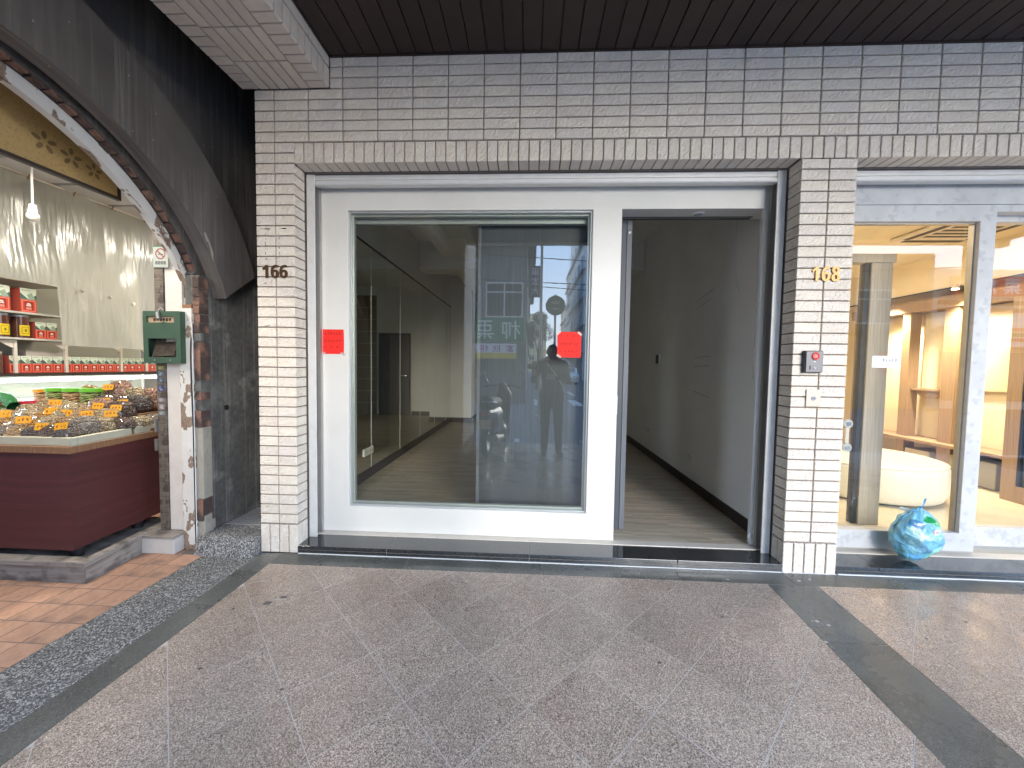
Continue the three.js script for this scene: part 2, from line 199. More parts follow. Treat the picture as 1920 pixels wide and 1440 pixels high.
// ---------------------------------------------------------------- ground
const R0 = rng(11), pick = (a) => a[Math.floor(R0() * a.length)];
const ROW = 0.0685, COL = 0.235, Y0 = 3.083, CEIL = 3.352, LINTEL = Y0 - 6 * ROW;
sheet('ground', bx(-60, 90, -0.5, -0.19, -20, 140), std({ color: C(0.10, 0.10, 0.098), roughness: 0.95 }));
sheet('road', bx(-60, 90, -0.188, -0.14, 3.75, 140), std({ map: rep(X.asphalt, 1.2), color: C(2.2, 2.25, 2.35), roughness: 0.8 }));
sheet('arcade_base', bx(-6, 9, -0.188, -0.022, -8, 3.6), std({ color: C(0.2, 0.19, 0.18), roughness: 0.95 }));
{
  const f = structure('arcade_floor', [1.6, 0, 1.5]);
  const main = [[0.035, 0.152], [3.245, 0.152], [3.03, 3.4], [0.035, 3.4]], right = [[3.548, 0.152], [8.5, 0.152], [8.5, 3.4], [3.33, 3.4]];
  part(f, 'joint_bed', [prismY(main, -0.02, -0.0006), prismY(right, -0.02, -0.0006)], M.slabJoint);
  const pitch = 0.482, g = 0.0015;
  for (const [quad, offA, offB, lim] of [[main, 1.912, 0.142, 9], [right, 4.775, 3.40, 9]]) {
    const hp = halfPlanes(quad);
    for (let i = -14; i <= 14; i++) for (let j = -14; j <= 14; j++) {
      const a0 = offA + i * pitch + g * 1.4, a1 = a0 + pitch - g * 2.8, b0 = offB + j * 0.49 + g * 1.4, b1 = b0 + 0.49 - g * 2.8;
      let poly = [[a0, b0], [a1, b0], [a1, b1], [a0, b1]].map(([a, b]) => [(a + b) / 2, (a - b) / 2]);
      if (poly.every(([x, z]) => x > 6.2 || z > 3.5)) continue;
      poly = clipPoly(poly, hp); if (!poly) continue;
      let A = 0; for (let k = 0; k < poly.length; k++) { const p = poly[k], q = poly[(k + 1) % poly.length]; A += p[0] * q[1] - q[0] * p[1]; } if (Math.abs(A) < 0.002) continue;
      const gm = prismY(poly, -0.02, 0); const uv = gm.attributes.uv, r1 = R0(), r2 = R0(), c = Math.cos(0.785), s = Math.sin(0.785);
      for (let k = 0; k < uv.count; k++) { const u = uv.getX(k), v = uv.getY(k); uv.setXY(k, u * c - v * s + r1, u * s + v * c + r2); }
      part(f, 'paving_slab', gm, pick(M.terrazzo));
    }
  }
  const rs = rng(17), spot = (x, z, r, m, name, y) => { const n = 11, pts = []; for (let k = 0; k < n; k++) { const a = k / n * 6.283, q = r * (0.65 + 0.5 * rs()); pts.push([x + q * Math.cos(a), z + q * 0.7 * Math.sin(a)]); } part(f, name, prismY(pts, y - 0.001, y), m); };
  const gum = std({ color: C(0.13, 0.115, 0.105), roughness: 0.8 }), drip = std({ color: C(0.62, 0.60, 0.57), roughness: 0.7 });
  for (const [x, z, r] of [[0.36, 0.50, 0.022], [0.31, 0.56, 0.026], [0.06 + 0.1, 0.62, 0.012], [0.33, 1.02, 0.012], [1.15, 0.42, 0.010], [1.9, 0.33, 0.008], [2.35, 0.85, 0.010], [2.8, 0.5, 0.012], [0.75, 1.1, 0.009], [1.6, 1.0, 0.008], [3.75, 0.6, 0.009], [4.1, 0.45, 0.01]]) spot(x, z, r, gum, 'stain', 0.0007);
  for (const [x, z, r] of [[3.33, 0.53, 0.010], [3.29, 0.50, 0.011], [3.27, 0.50, 0.005], [3.20, 0.56, 0.009], [3.22, 0.66, 0.009], [3.02, 0.12, 0.008], [3.47, 0.10, 0.012], [3.55, 0.08, 0.009]]) spot(x, z, r, drip, 'paint_drip', 0.0014);
  const b = structure('floor_border', [1.6, 0, 0.1]);
  const strip = (poly) => { const gm = prismY(poly, -0.02, 0.0006); const r = R0(); const uv = gm.attributes.uv; for (let k = 0; k < uv.count; k++) uv.setXY(k, uv.getX(k) + r, uv.getY(k) + r * 3); part(b, 'border_stone', gm, pick(M.basalt)); };
  const q = 0.0012;
  // along the shop front
  for (const [x0, x1] of [[0.03, 0.93], [0.93, 1.84], [1.84, 2.72], [2.72, 3.42], [3.42, 4.36], [4.36, 5.25], [5.25, 6.2], [6.2, 8.5]]) strip([[x0 + (x0 < 0.04 ? 0 : q), 0.006], [x1 - q, 0.006], [x1 - q, 0.15], [x0 + (x0 < 0.04 ? 0.001 : q), 0.15]]);
  // down the left side, mitred at the corner
  strip([[-0.11, 0.02], [0.028, 0.006], [0.031, 0.15], [0.033, 0.60 - q], [-0.112, 0.60 - q]]);
  for (let z = 0.6; z < 3.3; z += 0.9) strip([[-0.112, z + q], [0.033, z + q], [0.033, Math.min(3.4, z + 0.9) - q], [-0.112, Math.min(3.4, z + 0.9) - q]]);
  // down the right side, a little askew
  const xl = (z) => 3.245 - 0.0662 * (z - 0.152), xr = (z) => 3.546 - 0.0672 * (z - 0.152);
  for (const [z0, z1] of [[0.154, 0.66], [0.66, 1.35], [1.35, 2.2], [2.2, 3.4]]) strip([[xl(z0 + q) + q, z0 + q], [xr(z0 + q) - q, z0 + q], [xr(z1 - q) - q, z1 - q], [xl(z1 - q) + q, z1 - q]]);
  part(b, 'joint_bed', [bx(0.02, 8.5, -0.021, -0.0014, 0.004, 0.1515), prismY([[-0.115, 0.02], [0.034, 0.004], [0.034, 3.4], [-0.115, 3.4]], -0.021, -0.0014), prismY([[3.244, 0.152], [3.547, 0.152], [3.33, 3.4], [3.03, 3.4]], -0.021, -0.0014)], M.slabJoint);
  sheet('path', prismY([[-0.484, 0.095], [-0.113, 0.095], [-0.114, 3.4], [-0.484, 3.4]], -0.02, 0.0003), M.granolith);
  // raised bed of the gap between the houses
  sheet('passage_step', prismX([[0.092, -0.02], [0.075, 0.05], [0.05, 0.10], [0.015, 0.114], [-4, 0.114], [-4, -0.02]], -0.548, -0.134), M.granolith);
}
{ // mortar fillet where the sill meets the paving
  const pts = (x0, x1) => { const out = []; const n = 30; for (let i = 0; i <= n; i++) { const x = mixv(x0, x1, i / n); out.push([x, 0.006 + 0.004 * R0()]); } out.push([x1, -0.002], [x0, -0.002]); return out; };
  sheet('mortar_fillet', [prismY(pts(0.14, 3.425), 0.0004, 0.004), prismY(pts(3.78, 7.4), 0.0004, 0.006), prismY(pts(3.43, 3.77), 0.0004, 0.003)], M.white);
}
{ // neighbour's clay tiles
  const f = structure('clay_floor', [-1.5, 0, 1]); const p = 0.1425, n = [1, 2, 3, 4].map((k) => uvBox(new RoundedBoxGeometry(p - 0.005, 0.02, p - 0.005, 1, 0.0018), k * 0.37, k * 0.61));
  part(f, 'joint_bed', prismY([[-4, -1.6], [-0.486, -1.6], [-0.486, 3.4], [-4, 3.4]], -0.021, -0.0018), M.clayJoint);
  let count = 0;
  for (let j = 0; j < 24; j++) for (let i = 0; i < 20; i++) { const x = -0.4875 - (i + 0.5) * p, z = 0.083 + (j + 0.5) * p - 0.01; if (z > 3.35 || count >= 299 && i > 12) continue; if (x < -2.6) continue; if (z > 1.75) continue; put(f, 'floor_tile', n[Math.floor(R0() * 4)], pick(M.clay), x, -0.01 - 0.0006 * R0(), z); count++; }
  part(f, 'far_floor', [bx(-4, -0.4875, -0.0015, 0.0, 1.8, 3.4), bx(-4, -0.66, -0.0015, 0, -1.6, 0.07)], M.clay[1]);
}

// ---------------------------------------------------------------- tiled front of the house
const tileGeo = {};
function tileG(w, h, t = 0.012, bev = 0.0022, variant = 0, smooth = false, turn = false) {
  const key = [w.toFixed(4), h.toFixed(4), t, variant, turn].join(); if (tileGeo[key]) return tileGeo[key];
  const W = w / 2, H = h / 2, f = [[-W + bev, -H + bev], [W - bev, -H + bev], [W - bev, H - bev], [-W + bev, H - bev]], o = [[-W, -H], [W, -H], [W, H], [-W, H]], pos = [];
  const q = (a, b, c, d) => pos.push(...a, ...b, ...c, ...a, ...c, ...d);
  q([...f[0], t], [...f[1], t], [...f[2], t], [...f[3], t]);
  for (let i = 0; i < 4; i++) { const j = (i + 1) % 4; q([...o[i], t - bev], [...o[j], t - bev], [...f[j], t], [...f[i], t]); q([...o[i], 0], [...o[j], 0], [...o[j], t - bev], [...o[i], t - bev]); }
  let g = new THREE.BufferGeometry(); g.setAttribute('position', new THREE.Float32BufferAttribute(pos, 3)); g.computeVertexNormals(); g = uvBox(g, variant * 0.173, variant * 0.291, turn);
  return (tileGeo[key] = g);
}
// face: 'z' looks to +z, 'd' looks down, '+x' / '-x'
function layTile(parent, name, w, h, x, y, z, face, mats, v, turn) {
  const m = put(parent, name, tileG(w, h, 0.012, 0.0022, v ?? Math.floor(R0() * 7), false, turn), pick(mats), x, y, z);
  if (face === 'd') m.rotation.x = Math.PI / 2; if (face === '+x') m.rotation.y = Math.PI / 2; if (face === '-x') m.rotation.y = -Math.PI / 2;
  m.rotation.z += (R0() - 0.5) * 0.0025; return m;
}
const J = 0.008, TH = ROW - J, line = (k) => Y0 - k * ROW, GB = -0.0125; // grout bed plane
{ // wall over the doors
  const w = thing('tiled_wall', 'beige tiled wall band running over both shop openings under the brown ceiling', 'wall', [2.8, LINTEL, 0]);
  part(w, 'wall_body', [bx(-0.128, 0.14, 2.80, 3.52, -0.30, GB), bx(0.14, 7.5, 2.705, 3.52, -0.30, GB), bx(0.14, 3.43, LINTEL + 0.012, 2.705, -0.135, GB), bx(3.43, 3.765, LINTEL + 0.004, 2.705, -0.3, GB), bx(3.765, 7.5, LINTEL + 0.012, 2.705, -0.135, GB), bx(0.14, 7.5, LINTEL - 0.001, 2.705, -0.175, -0.135)], M.grout);
  for (let k = -4; k < 4; k++) {
    const y = (line(k) + line(k + 1)) / 2;
    for (let c = -1; c < 31; c++) {
      let x0 = c * COL + J / 2, x1 = (c + 1) * COL - J / 2; if (c === -1) x0 = -0.132;
      if (k <= -2) { if (x1 < 0.40) continue; x0 = Math.max(x0, 0.386); }
      const h = k === -4 ? TH - 0.006 : TH, yy = k === -4 ? y - 0.003 : y;
      layTile(w, 'tile', x1 - x0, h, (x0 + x1) / 2, yy, GB, 'z', M.tile);
    }
  }
  const hs = 2 * ROW - J;
  for (let i = 0; i < 106; i++) { const x = 0.133 + (i + 0.5) * ROW; layTile(w, 'soldier_tile', TH, hs, x, LINTEL + J / 2 + hs / 2 - 0.003, GB, 'z', M.tile, undefined, true); }
  for (let i = 0; i < 106; i++) { const x = 0.133 + (i + 0.5) * ROW; if (x > 3.425 && x < 3.775) continue; layTile(w, 'soffit_tile', TH, 0.118, x, LINTEL + 0.012, -0.064, 'd', M.smoothTile, undefined, true); }
}
function pillar(x0, x1, split, soldiers, label, revealSide) {
  const p = thing('tiled_pillar', label, 'pillar', [(x0 + x1) / 2, 0, -0.15], 'pillars beside the white door');
  const top = revealSide > 0 ? 2.80 : LINTEL - 0.004;
  part(p, 'pillar_body', revealSide > 0 ? bx(x0 + 0.004, x1 - 0.0125, 0, top, -0.30, GB) : bx(x0 + 0.0125, x1 - 0.004, 0, top, -0.30, GB), M.grout);
  const k0 = revealSide > 0 ? 4 : 6;
  for (let k = k0; k < 42; k++) {
    const y = (line(k) + line(k + 1)) / 2, h = k === 6 && revealSide < 0 ? TH - 0.004 : TH;
    layTile(p, 'tile', split - J / 2 - x0, h, (x0 + split - J / 2) / 2, y, GB, 'z', M.tile);
    layTile(p, 'tile', x1 - split - J / 2, h, (x1 + split + J / 2) / 2, y, GB, 'z', M.tile);
    if (k >= 6) layTile(p, 'reveal_tile', 0.122, TH, revealSide > 0 ? x1 - 0.0125 : x0 + 0.0125, y, -0.0625, revealSide > 0 ? '+x' : '-x', M.tile);
  }
  const H = line(42) - J - 0.002, n = soldiers, pitch = (x1 - x0 + J) / n;
  for (let i = 0; i < n; i++) layTile(p, 'soldier_tile', pitch - J, H, x0 + (i + 0.5) * pitch - J / 2, H / 2 + 0.002, GB, 'z', M.tile, undefined, true);
  for (let i = 0; i < 2; i++) layTile(p, 'reveal_tile', 0.057, H, revealSide > 0 ? x1 - 0.0125 : x0 + 0.0125, H / 2 + 0.002, -0.033 - i * 0.064, revealSide > 0 ? '+x' : '-x', M.tile, undefined, true);
  return p;
}
const pillarL = pillar(-0.132, 0.133, 0, 4, 'beige tiled pillar bearing the number 166 next to the old archway', 1);
const pillarR = pillar(3.43, 3.768, 3.599, 5, 'beige tiled pillar bearing the number 168 with the doorbell on it', -1);
delete pillarL.userData.group; delete pillarR.userData.group;
{ // faint grey tape residue left on the left pillar around the number
  const m = std({ color: C(0.30, 0.27, 0.25), roughness: 0.9 });
  const r = rng(77), marks = [[1.955 + 0.28, -0.07, 0.075], [2.235, 0.05, 0.06], [2.03, -0.06, 0.05], [1.87, -0.07, 0.04], [1.58, -0.07, 0.05]];
  for (const [y, x, w] of marks) for (let k = 0; k < 5; k++) part(pillarL, 'tape_mark', bx(x - w / 2 + r() * w, x - w / 2 + r() * w * 0.2 + w * 0.3 + r() * 0.01, y + r() * 0.006, y + 0.0035 + r() * 0.007, -0.001, 0.0008), m);
  for (const x of [-0.075, 0.02]) for (let k = 0; k < 6; k++) part(pillarL, 'tape_mark', bx(x + r() * 0.006, x + 0.004 + r() * 0.006, 2.03 + k * 0.033 + r() * 0.01, 2.045 + k * 0.033 + r() * 0.012, -0.001, 0.0008), m);
}
{ // beam over the left side, clad in the same tile
  const b = thing('tiled_beam', 'tile clad beam running out from the wall above the left pillar', 'beam', [0.09, 3.15, 1.6]);
  part(b, 'beam_body', bx(-0.2, 0.373, 3.1625, 3.6, 0.001, 3.2), M.grout);
  const L = 3.1;
  for (let i = 0; i < 45; i++) { const z = 0.004 + (i + 0.5) * ROW; layTile(b, 'edge_tile', 0.113, TH, -0.1515, 3.1625, z, 'd', M.smoothTile); layTile(b, 'edge_tile', 0.126, TH, 0.3175, 3.1625, z, 'd', M.smoothTile); layTile(b, 'side_tile', TH, 0.115, 0.373, 3.2125, z, '+x', M.smoothTile, undefined, true); }
  for (let r = 0; r < 5; r++) for (let i = 0; i < 13; i++) { const z0 = 0.004 + i * COL; layTile(b, 'tile', TH, COL - J, -0.09 + (r + 0.5) * ROW - 0.001, 3.1625, z0 + COL / 2 - J / 2, 'd', M.smoothTile, undefined, true); }
  for (let i = 0; i < 13; i++) layTile(b, 'upper_tile', COL - J, TH, 0.373, 3.312, 0.004 + (i + 0.5) * COL, '+x', M.smoothTile);
}
{ // brown metal plank ceiling of the arcade
  const c = structure('ceiling', [3, CEIL, 1.6]); const p = 0.1155;
  part(c, 'ceiling_backing', bx(0.385, 9, CEIL + 0.016, CEIL + 0.06, 0.0, 3.2), M.plank[0]);
  const gs = [0, 1, 2].map((k) => uvBox(new RoundedBoxGeometry(p - 0.007, 0.014, 3.19, 1, 0.003), k * 0.3, k * 0.7));
  for (let i = 0; i < 72; i++) put(c, 'plank', gs[i % 3], pick(M.plank), 0.392 + (i + 0.5) * p, CEIL + 0.008, 1.602);
  part(c, 'edge_trim', bx(0.386, 9, CEIL - 0.006, CEIL + 0.004, 0.0005, 0.012), M.plank[1]);
}
{ // house above the arcade, arcade edge beam and street column
  const h = thing('upper_storeys', 'upper storeys of the tiled house over the arcade', 'building', [4, 3.45, -2]);
  part(h, 'storeys', [bx(-0.22, 20, 3.62, 22, -9, 3.32), bx(-0.2, 20, 3.42, 3.62, -9, -0.31)], std({ color: C(0.45, 0.42, 0.38), roughness: 0.9 }));
  const e = thing('edge_beam', 'tiled edge beam along the street side of the arcade', 'beam', [4, 3.3, 3.45]);
  part(e, 'beam_body', bx(0.385, 9.2, 3.335, 3.62, 3.2, 3.32), M.smoothTile[1]);
  const s = thing('street_column', 'beige tiled column on the street side of the arcade', 'column', [0.2, 0, 3.7]);
  part(s, 'column_body', bx(-0.66, 0.6545, -0.14, 3.62, 3.0125, 4.2), M.grout);
  for (let k = 0; k < 52; k++) for (let i = 0; i < 5; i++) layTile(s, 'tile', COL - J, TH, 0.6545, 0.03 + (k + 0.5) * ROW, 3.02 + (i + 0.5) * COL, '+x', M.tile);
  part(s, 'column_face', bx(-0.66, 0.655, 0, 3.6, 3.0, 3.012), M.smoothTile[1]);
}
// ---------------------------------------------------------------- sills
function sill(x0, x1, joints, label) {
  const s = thing('door_sill', label, 'sill', [(x0 + x1) / 2, 0, -0.1], 'black granite sills');
  delete s.userData.group;
  const xs = [x0, ...joints, x1];
  for (let i = 0; i + 1 < xs.length; i++) { const a = xs[i] + (i ? 0.001 : 0), b = xs[i + 1] - 0.001; part(s, 'sill_slab', bx(a, b, 0.027, 0.055, -0.21, 0.003, 0.003), M.sill); part(s, 'riser', bx(a, b, 0.0, 0.0245, -0.2, 0.0005), M.sill); }
  part(s, 'bedding', bx(x0 + 0.002, x1 - 0.002, 0.0015, 0.052, -0.208, -0.0035), M.slabJoint);
  const ts = [x0]; for (let x = x0 + 0.33; x < x1 - 0.1; x += 0.605) ts.push(x); ts.push(x1);
  for (let i = 0; i + 1 < ts.length; i++) part(s, 'threshold_tile', bx(ts[i] + (i ? 0.0008 : 0), ts[i + 1] - 0.0008, 0.03, 0.0605, -0.262, -0.1875, 0.0015), M.cream);
  return s;
}
sill(0.1335, 3.4295, [0.767, 1.756, 2.748], 'long polished black granite sill below the white door');
sill(3.7685, 7.4, [4.041, 5.05, 6.1], 'polished black granite sill the blue rubbish bag lies on');

// ---------------------------------------------------------------- roller shutters
function shutter(x0, x1, label, guides) {
  const s = thing('roller_shutter', label, 'shutter', [(x0 + x1) / 2, 2.6, -0.17]);
  const prof = [[-0.150, 2.664], [-0.150, 2.632], [-0.156, 2.629], [-0.156, 2.623], [-0.144, 2.620], [-0.144, 2.602], [-0.150, 2.594], [-0.196, 2.594], [-0.196, 2.664]];
  part(s, 'bottom_bar', prismX(prof, x0 + 0.052, x1 - 0.052), M.paleMetal);
  part(s, 'curtain', bx(x0 + 0.055, x1 - 0.055, 2.664, 2.72, -0.19, -0.178), M.paleMetal);
  for (const [gx0, gx1, side] of guides) {
    part(s, 'guide_rail', [bx(gx0, gx1, 0.055, LINTEL - 0.004, -0.152, -0.142, 0.002), bx(side > 0 ? gx0 : gx1 - 0.006, side > 0 ? gx0 + 0.006 : gx1, 0.056, LINTEL - 0.004, -0.232, -0.153), bx(gx0, gx1, 0.056, LINTEL - 0.004, -0.24, -0.233)], M.paleMetal);
    part(s, 'guide_slot', bx(side > 0 ? gx0 + 0.008 : gx0, side > 0 ? gx1 : gx1 - 0.008, 0.057, LINTEL - 0.005, -0.231, -0.205), M.steel);
  }
  return s;
}
shutter(0.134, 3.43, 'rolled up metal shutter above the white door with its side rails', [[0.1345, 0.193, 1], [3.372, 3.4295, -1]]);
shutter(3.77, 7.4, 'rolled up metal shutter above the grey shop front', []);

// ---------------------------------------------------------------- white door front
const ZD = -0.245;
{
  const d = thing('white_shopfront', 'cream white framed shopfront with one big fixed window and an open doorway', 'door', [1.8, 0.06, -0.3]);
  const outer = [[0.162, 0.0615], [2.374, 0.0615], [2.374, 2.4595], [3.357, 2.4595], [3.357, 2.662], [0.162, 2.662]], hole = [[0.383, 0.256], [0.383, 2.457], [2.169, 2.457], [2.169, 0.256]];
  part(d, 'frame', prismZ(outer, -0.285, ZD, 0.0025, [hole]), M.whitePaint);
  part(d, 'header', [bx(0.2, 3.47, 2.4615, 2.66, -0.445, -0.2885)], M.whitePaint);
  part(d, 'jamb', [bx(3.3575, 3.398, 0.061, 2.66, -0.288, -0.262)], M.room);
  part(d, 'jamb_seal', bx(3.398, 3.4295, 0.061, 2.66, -0.285, -0.256), M.black);
  const gk = (x0, x1, y0, y1, z0, z1, t) => [bx(x0, x1, y0, y0 + t, z0, z1), bx(x0, x1, y1 - t, y1, z0, z1), bx(x0, x0 + t, y0 + t, y1 - t, z0, z1), bx(x1 - t, x1, y0 + t, y1 - t, z0, z1)];
  const gs = part(d, 'window_trim', gk(0.3835, 2.1685, 0.2565, 2.4565, -0.292, -0.266, 0.011), M.gasket);
  part(d, 'window_bead', gk(0.386, 2.166, 0.259, 2.454, -0.33, -0.298, 0.022), M.gasket);
  const gp = new THREE.PlaneGeometry(1.785, 2.2); gp.translate(1.276, 1.3565, -0.295); part(d, 'glass_pane', gp, M.glass);
  part(d, 'top_channel', bx(0.25, 2.3, 2.40, 2.46, -0.40, -0.36), M.gasket);
  part(d, 'track', [bx(2.374, 3.357, 2.4575, 2.4612, -0.444, -0.425), bx(2.374, 3.357, 2.4575, 2.4612, -0.405, -0.395)], M.black);
  const l = part(d, 'downlight', merge([disc(2.938, 2.4565, -0.335, 0.042, 0.006, 'y')]), M.white); part(d, 'downlight_lens', disc(2.938, 2.4525, -0.335, 0.03, 0.004, 'y'), M.gasket);
  part(d, 'latch_plate', [bx(2.3745, 2.379, 0.995, 1.13, -0.283, -0.252, 0.001)], M.chrome);
  part(d, 'latch_slot', bx(2.3785, 2.3795, 1.02, 1.105, -0.276, -0.259), M.black);
}
{ // grey sliding door pushed back behind the window
  const d = thing('sliding_door', 'grey wood grain sliding door pushed back behind the big window', 'door', [1.91, 0.07, -0.45]);
  part(d, 'panel', bx(1.35, 2.455, 0.0685, 2.452, -0.472, -0.438), M.shadedLeafPanel);
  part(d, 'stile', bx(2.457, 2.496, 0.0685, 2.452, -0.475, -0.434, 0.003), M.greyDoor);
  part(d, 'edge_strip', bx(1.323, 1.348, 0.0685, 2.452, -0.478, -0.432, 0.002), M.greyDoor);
  part(d, 'brush_seal', bx(1.3485, 1.3495, 0.07, 2.45, -0.44, -0.4365), M.black);
  part(d, 'bolt_hole', [disc(2.478, 2.36, -0.4335, 0.008, 0.002)], M.chrome); part(d, 'bolt_core', disc(2.478, 2.36, -0.4325, 0.004, 0.002), M.black);
}
// ---------------------------------------------------------------- empty shop behind the white door
sheet('shop_floor', bx(-0.3, 3.6, 0.02, 0.0595, -7.2, -0.2625), M.strips);
sheet('shop_ceiling', bx(-0.3, 3.6, 3.30, 3.42, -7.2, -0.31), M.room);
{
  const L = thing('mirror_wall', 'left wall of the empty shop lined with tall mirror panels', 'wall', [-0.1, 0.06, -3.3]);
  part(L, 'wall_body', bx(-0.3, -0.06, 0.06, 3.30, -7.2, -0.30), M.room);
  const zs = [-0.45, -0.74, -1.69, -2.65, -3.62, -4.57, -5.52, -5.98];
  for (let i = 0; i + 1 < zs.length; i++) { part(L, 'mirror_panel', bx(-0.0595, -0.052, 0.165, 2.62, zs[i + 1] + 0.006, zs[i] - 0.006), M.mirror); part(L, 'joint_strip', bx(-0.0595, -0.0505, 0.165, 2.62, zs[i + 1] - 0.0055, zs[i + 1] + 0.0055), M.white); }
  part(L, 'skirting', bx(-0.0595, -0.044, 0.06, 0.163, -5.999, -0.32), M.skirt);
  part(L, 'top_trim', bx(-0.0595, -0.046, 2.622, 2.64, -5.999, -0.45), M.black);
  const Rw = thing('right_shop_wall', 'plain right wall of the empty shop with outlets and pencil lines', 'wall', [3.55, 0.06, -3.3]);
  part(Rw, 'wall_body', [bx(3.48, 3.75, 0.06, 3.30, -7.2, -0.302)], M.room);
  part(Rw, 'skirting', bx(3.467, 3.4795, 0.06, 0.155, -7.0, -0.31), M.skirt);
  const B = thing('back_shop_wall', 'far back wall of the empty shop with a closet and a door', 'wall', [1.7, 0.06, -7.1]);
  part(B, 'wall_body', bx(-0.06, 3.48, 0.06, 3.30, -7.2, -7.0), M.room);
  part(B, 'closet', bx(-0.06, 0.42, 0.06, 3.30, -7.0, -6.0), M.room);
  part(B, 'skirting', [bx(-0.0435, 0.432, 0.06, 0.16, -5.999, -5.986), bx(0.4205, 0.432, 0.06, 0.16, -6.99, -6.0), bx(0.433, 1.15, 0.06, 0.16, -6.999, -6.986)], M.skirt);
  const dr = part(B, 'door', bx(1.18, 1.98, 0.06, 2.12, -6.999, -6.96, 0.004), std({ color: C(0.11, 0.105, 0.10), map: rep(X.wood, 2, 1), roughness: 0.5 })); part(dr, 'door_handle', [rod([1.27, 1.06, -6.96], [1.27, 1.06, -6.92], 0.012), rod([1.27, 1.06, -6.925], [1.39, 1.06, -6.925], 0.01)], M.chrome);
  for (let i = 0; i < 6; i++) for (let k = 0; k < 10; k++) part(B, 'wall_tile', bx(2.04 + i * 0.24 + 0.003, 2.04 + (i + 1) * 0.24 - 0.003, 0.065 + k * 0.3, 0.065 + (k + 1) * 0.3 - 0.006, -6.998, -6.985), std({ color: C(0.30, 0.25, 0.19), roughness: 0.3 }));
  const bm = thing('shop_beam', 'boxed beam under the ceiling of the empty shop', 'beam', [0.6, 2.9, -3.6]);
  part(bm, 'beam_body', [bx(0.35, 0.95, 3.02, 3.299, -6.5, -0.46), bx(-0.05, 3.47, 2.86, 3.299, -3.9, -3.55)], M.room);
}
function outlet(label, axis, at, w, h, holes) {
  const t = thing('wall_outlet', label, 'outlet', at);
  const [x, y, z] = at, s = axis;
  part(t, 'cover_plate', bx(s > 0 ? x : x - 0.012, s > 0 ? x + 0.012 : x, y, y + h, z - w / 2, z + w / 2, 0.003), M.white);
  for (const dz of holes) part(t, 'socket', bx(s > 0 ? x + 0.0115 : x - 0.0135, s > 0 ? x + 0.0135 : x - 0.0115, y + h * 0.22, y + h * 0.78, z + dz - 0.02, z + dz + 0.02, 0.001), M.cream);
}
outlet('white double outlet fixed on the mirror wall above the skirting', 1, [-0.0515, 0.325, -1.60], 0.24, 0.08, [-0.085, -0.03, 0.035, 0.09]);
outlet('white outlet low on the right shop wall near the doorway', -1, [3.4795, 0.35, -1.63], 0.115, 0.075, [-0.02, 0.03]);
outlet('row of white outlets low on the right shop wall deeper inside', -1, [3.4795, 0.39, -3.2], 0.36, 0.075, [-0.12, 0, 0.12]);
{
  const t = thing('thermostat_box', 'small grey control box on the right shop wall at eye height', 'control box', [3.475, 1.38, -2.7]);
  part(t, 'back_box', bx(3.452, 3.4795, 1.385, 1.535, -2.80, -2.66, 0.003), M.white); part(t, 'cover', bx(3.4495, 3.4525, 1.40, 1.52, -2.785, -2.675), std({ color: C(0.10, 0.10, 0.095) }));
  single('loose_wire', 'thin white wire dangling down the right shop wall', 'wire', [tube([[3.47, 2.72, -0.84], [3.474, 2.5, -0.86], [3.46, 2.25, -0.82], [3.465, 2.05, -0.78], [3.468, 1.98, -0.76]], 0.004, 30, 6)], M.white);
  single('cable_trunking', 'slim white cable trunking strip on the right shop wall by the jamb', 'trunking', bx(3.470, 3.4797, 1.26, 3.29, -0.53, -0.51), M.white);
  const p = thing('pencil_lines', 'thin dark scratch lines and a chalk line drawn on the right shop wall', 'markings', [3.478, 1, -1.4]);
  const ln = (y0, z0, y1, z1, m, r = 0.0016) => part(p, 'line', rod([3.4792, y0, z0], [3.4792, y1, z1], r, r, 5), m);
  ln(2.11, -1.2, 2.05, -1.62, M.black); ln(2.02, -1.28, 1.97, -1.6, M.black); ln(1.46, -1.25, 1.455, -1.6, M.black); ln(1.37, -1.26, 1.36, -1.62, M.black); ln(1.06, -1.25, 1.10, -1.6, M.black);
  part(p, 'chalk_line', bx(3.4785, 3.4799, 1.01, 2.11, -1.232, -1.216), M.white);
  part(p, 'patch', [disc(3.4795, 2.27, -2.5, 0.07, 0.002, 'x')], M.white);
  single('plastic_clip', 'torn white plastic tag hanging at the foot of the door jamb', 'tag', [tube([[3.395, 0.17, -0.262], [3.37, 0.15, -0.252], [3.35, 0.145, -0.25], [3.345, 0.115, -0.25]], 0.006, 10, 5)], M.white);
}
// ---------------------------------------------------------------- numbers, papers, bell
const bold = await new FontLoader().loadAsync('fonts/droid/droid_sans_bold.typeface.json');
function number(txt, label, x0, x1, y0, y1, m) {
  const g = new TextGeometry(txt, { font: bold, size: 1, depth: 0.01, curveSegments: 6, bevelEnabled: false }); g.computeBoundingBox(); const b = g.boundingBox; g.translate(-b.min.x, -b.min.y, 0);
  g.scale((x1 - x0) / (b.max.x - b.min.x), (y1 - y0) / (b.max.y - b.min.y), 1); g.scale(1, 1, 1); g.translate(x0, y0, 0.0); 
  return single('house_number', label, 'house number', uvBox(g), m, undefined);
}
number('166', 'brown metal house number 166 on the tiled pillar', -0.09, 0.085, 1.908, 1.996, std({ color: C(0.12, 0.062, 0.03), metalness: 0.6, roughness: 0.45 }));
number('168', 'brass house number 168 on the tiled pillar', 3.518, 3.690, 1.903, 1.996, std({ color: C(0.46, 0.27, 0.10), metalness: 0.5, roughness: 0.45 }));
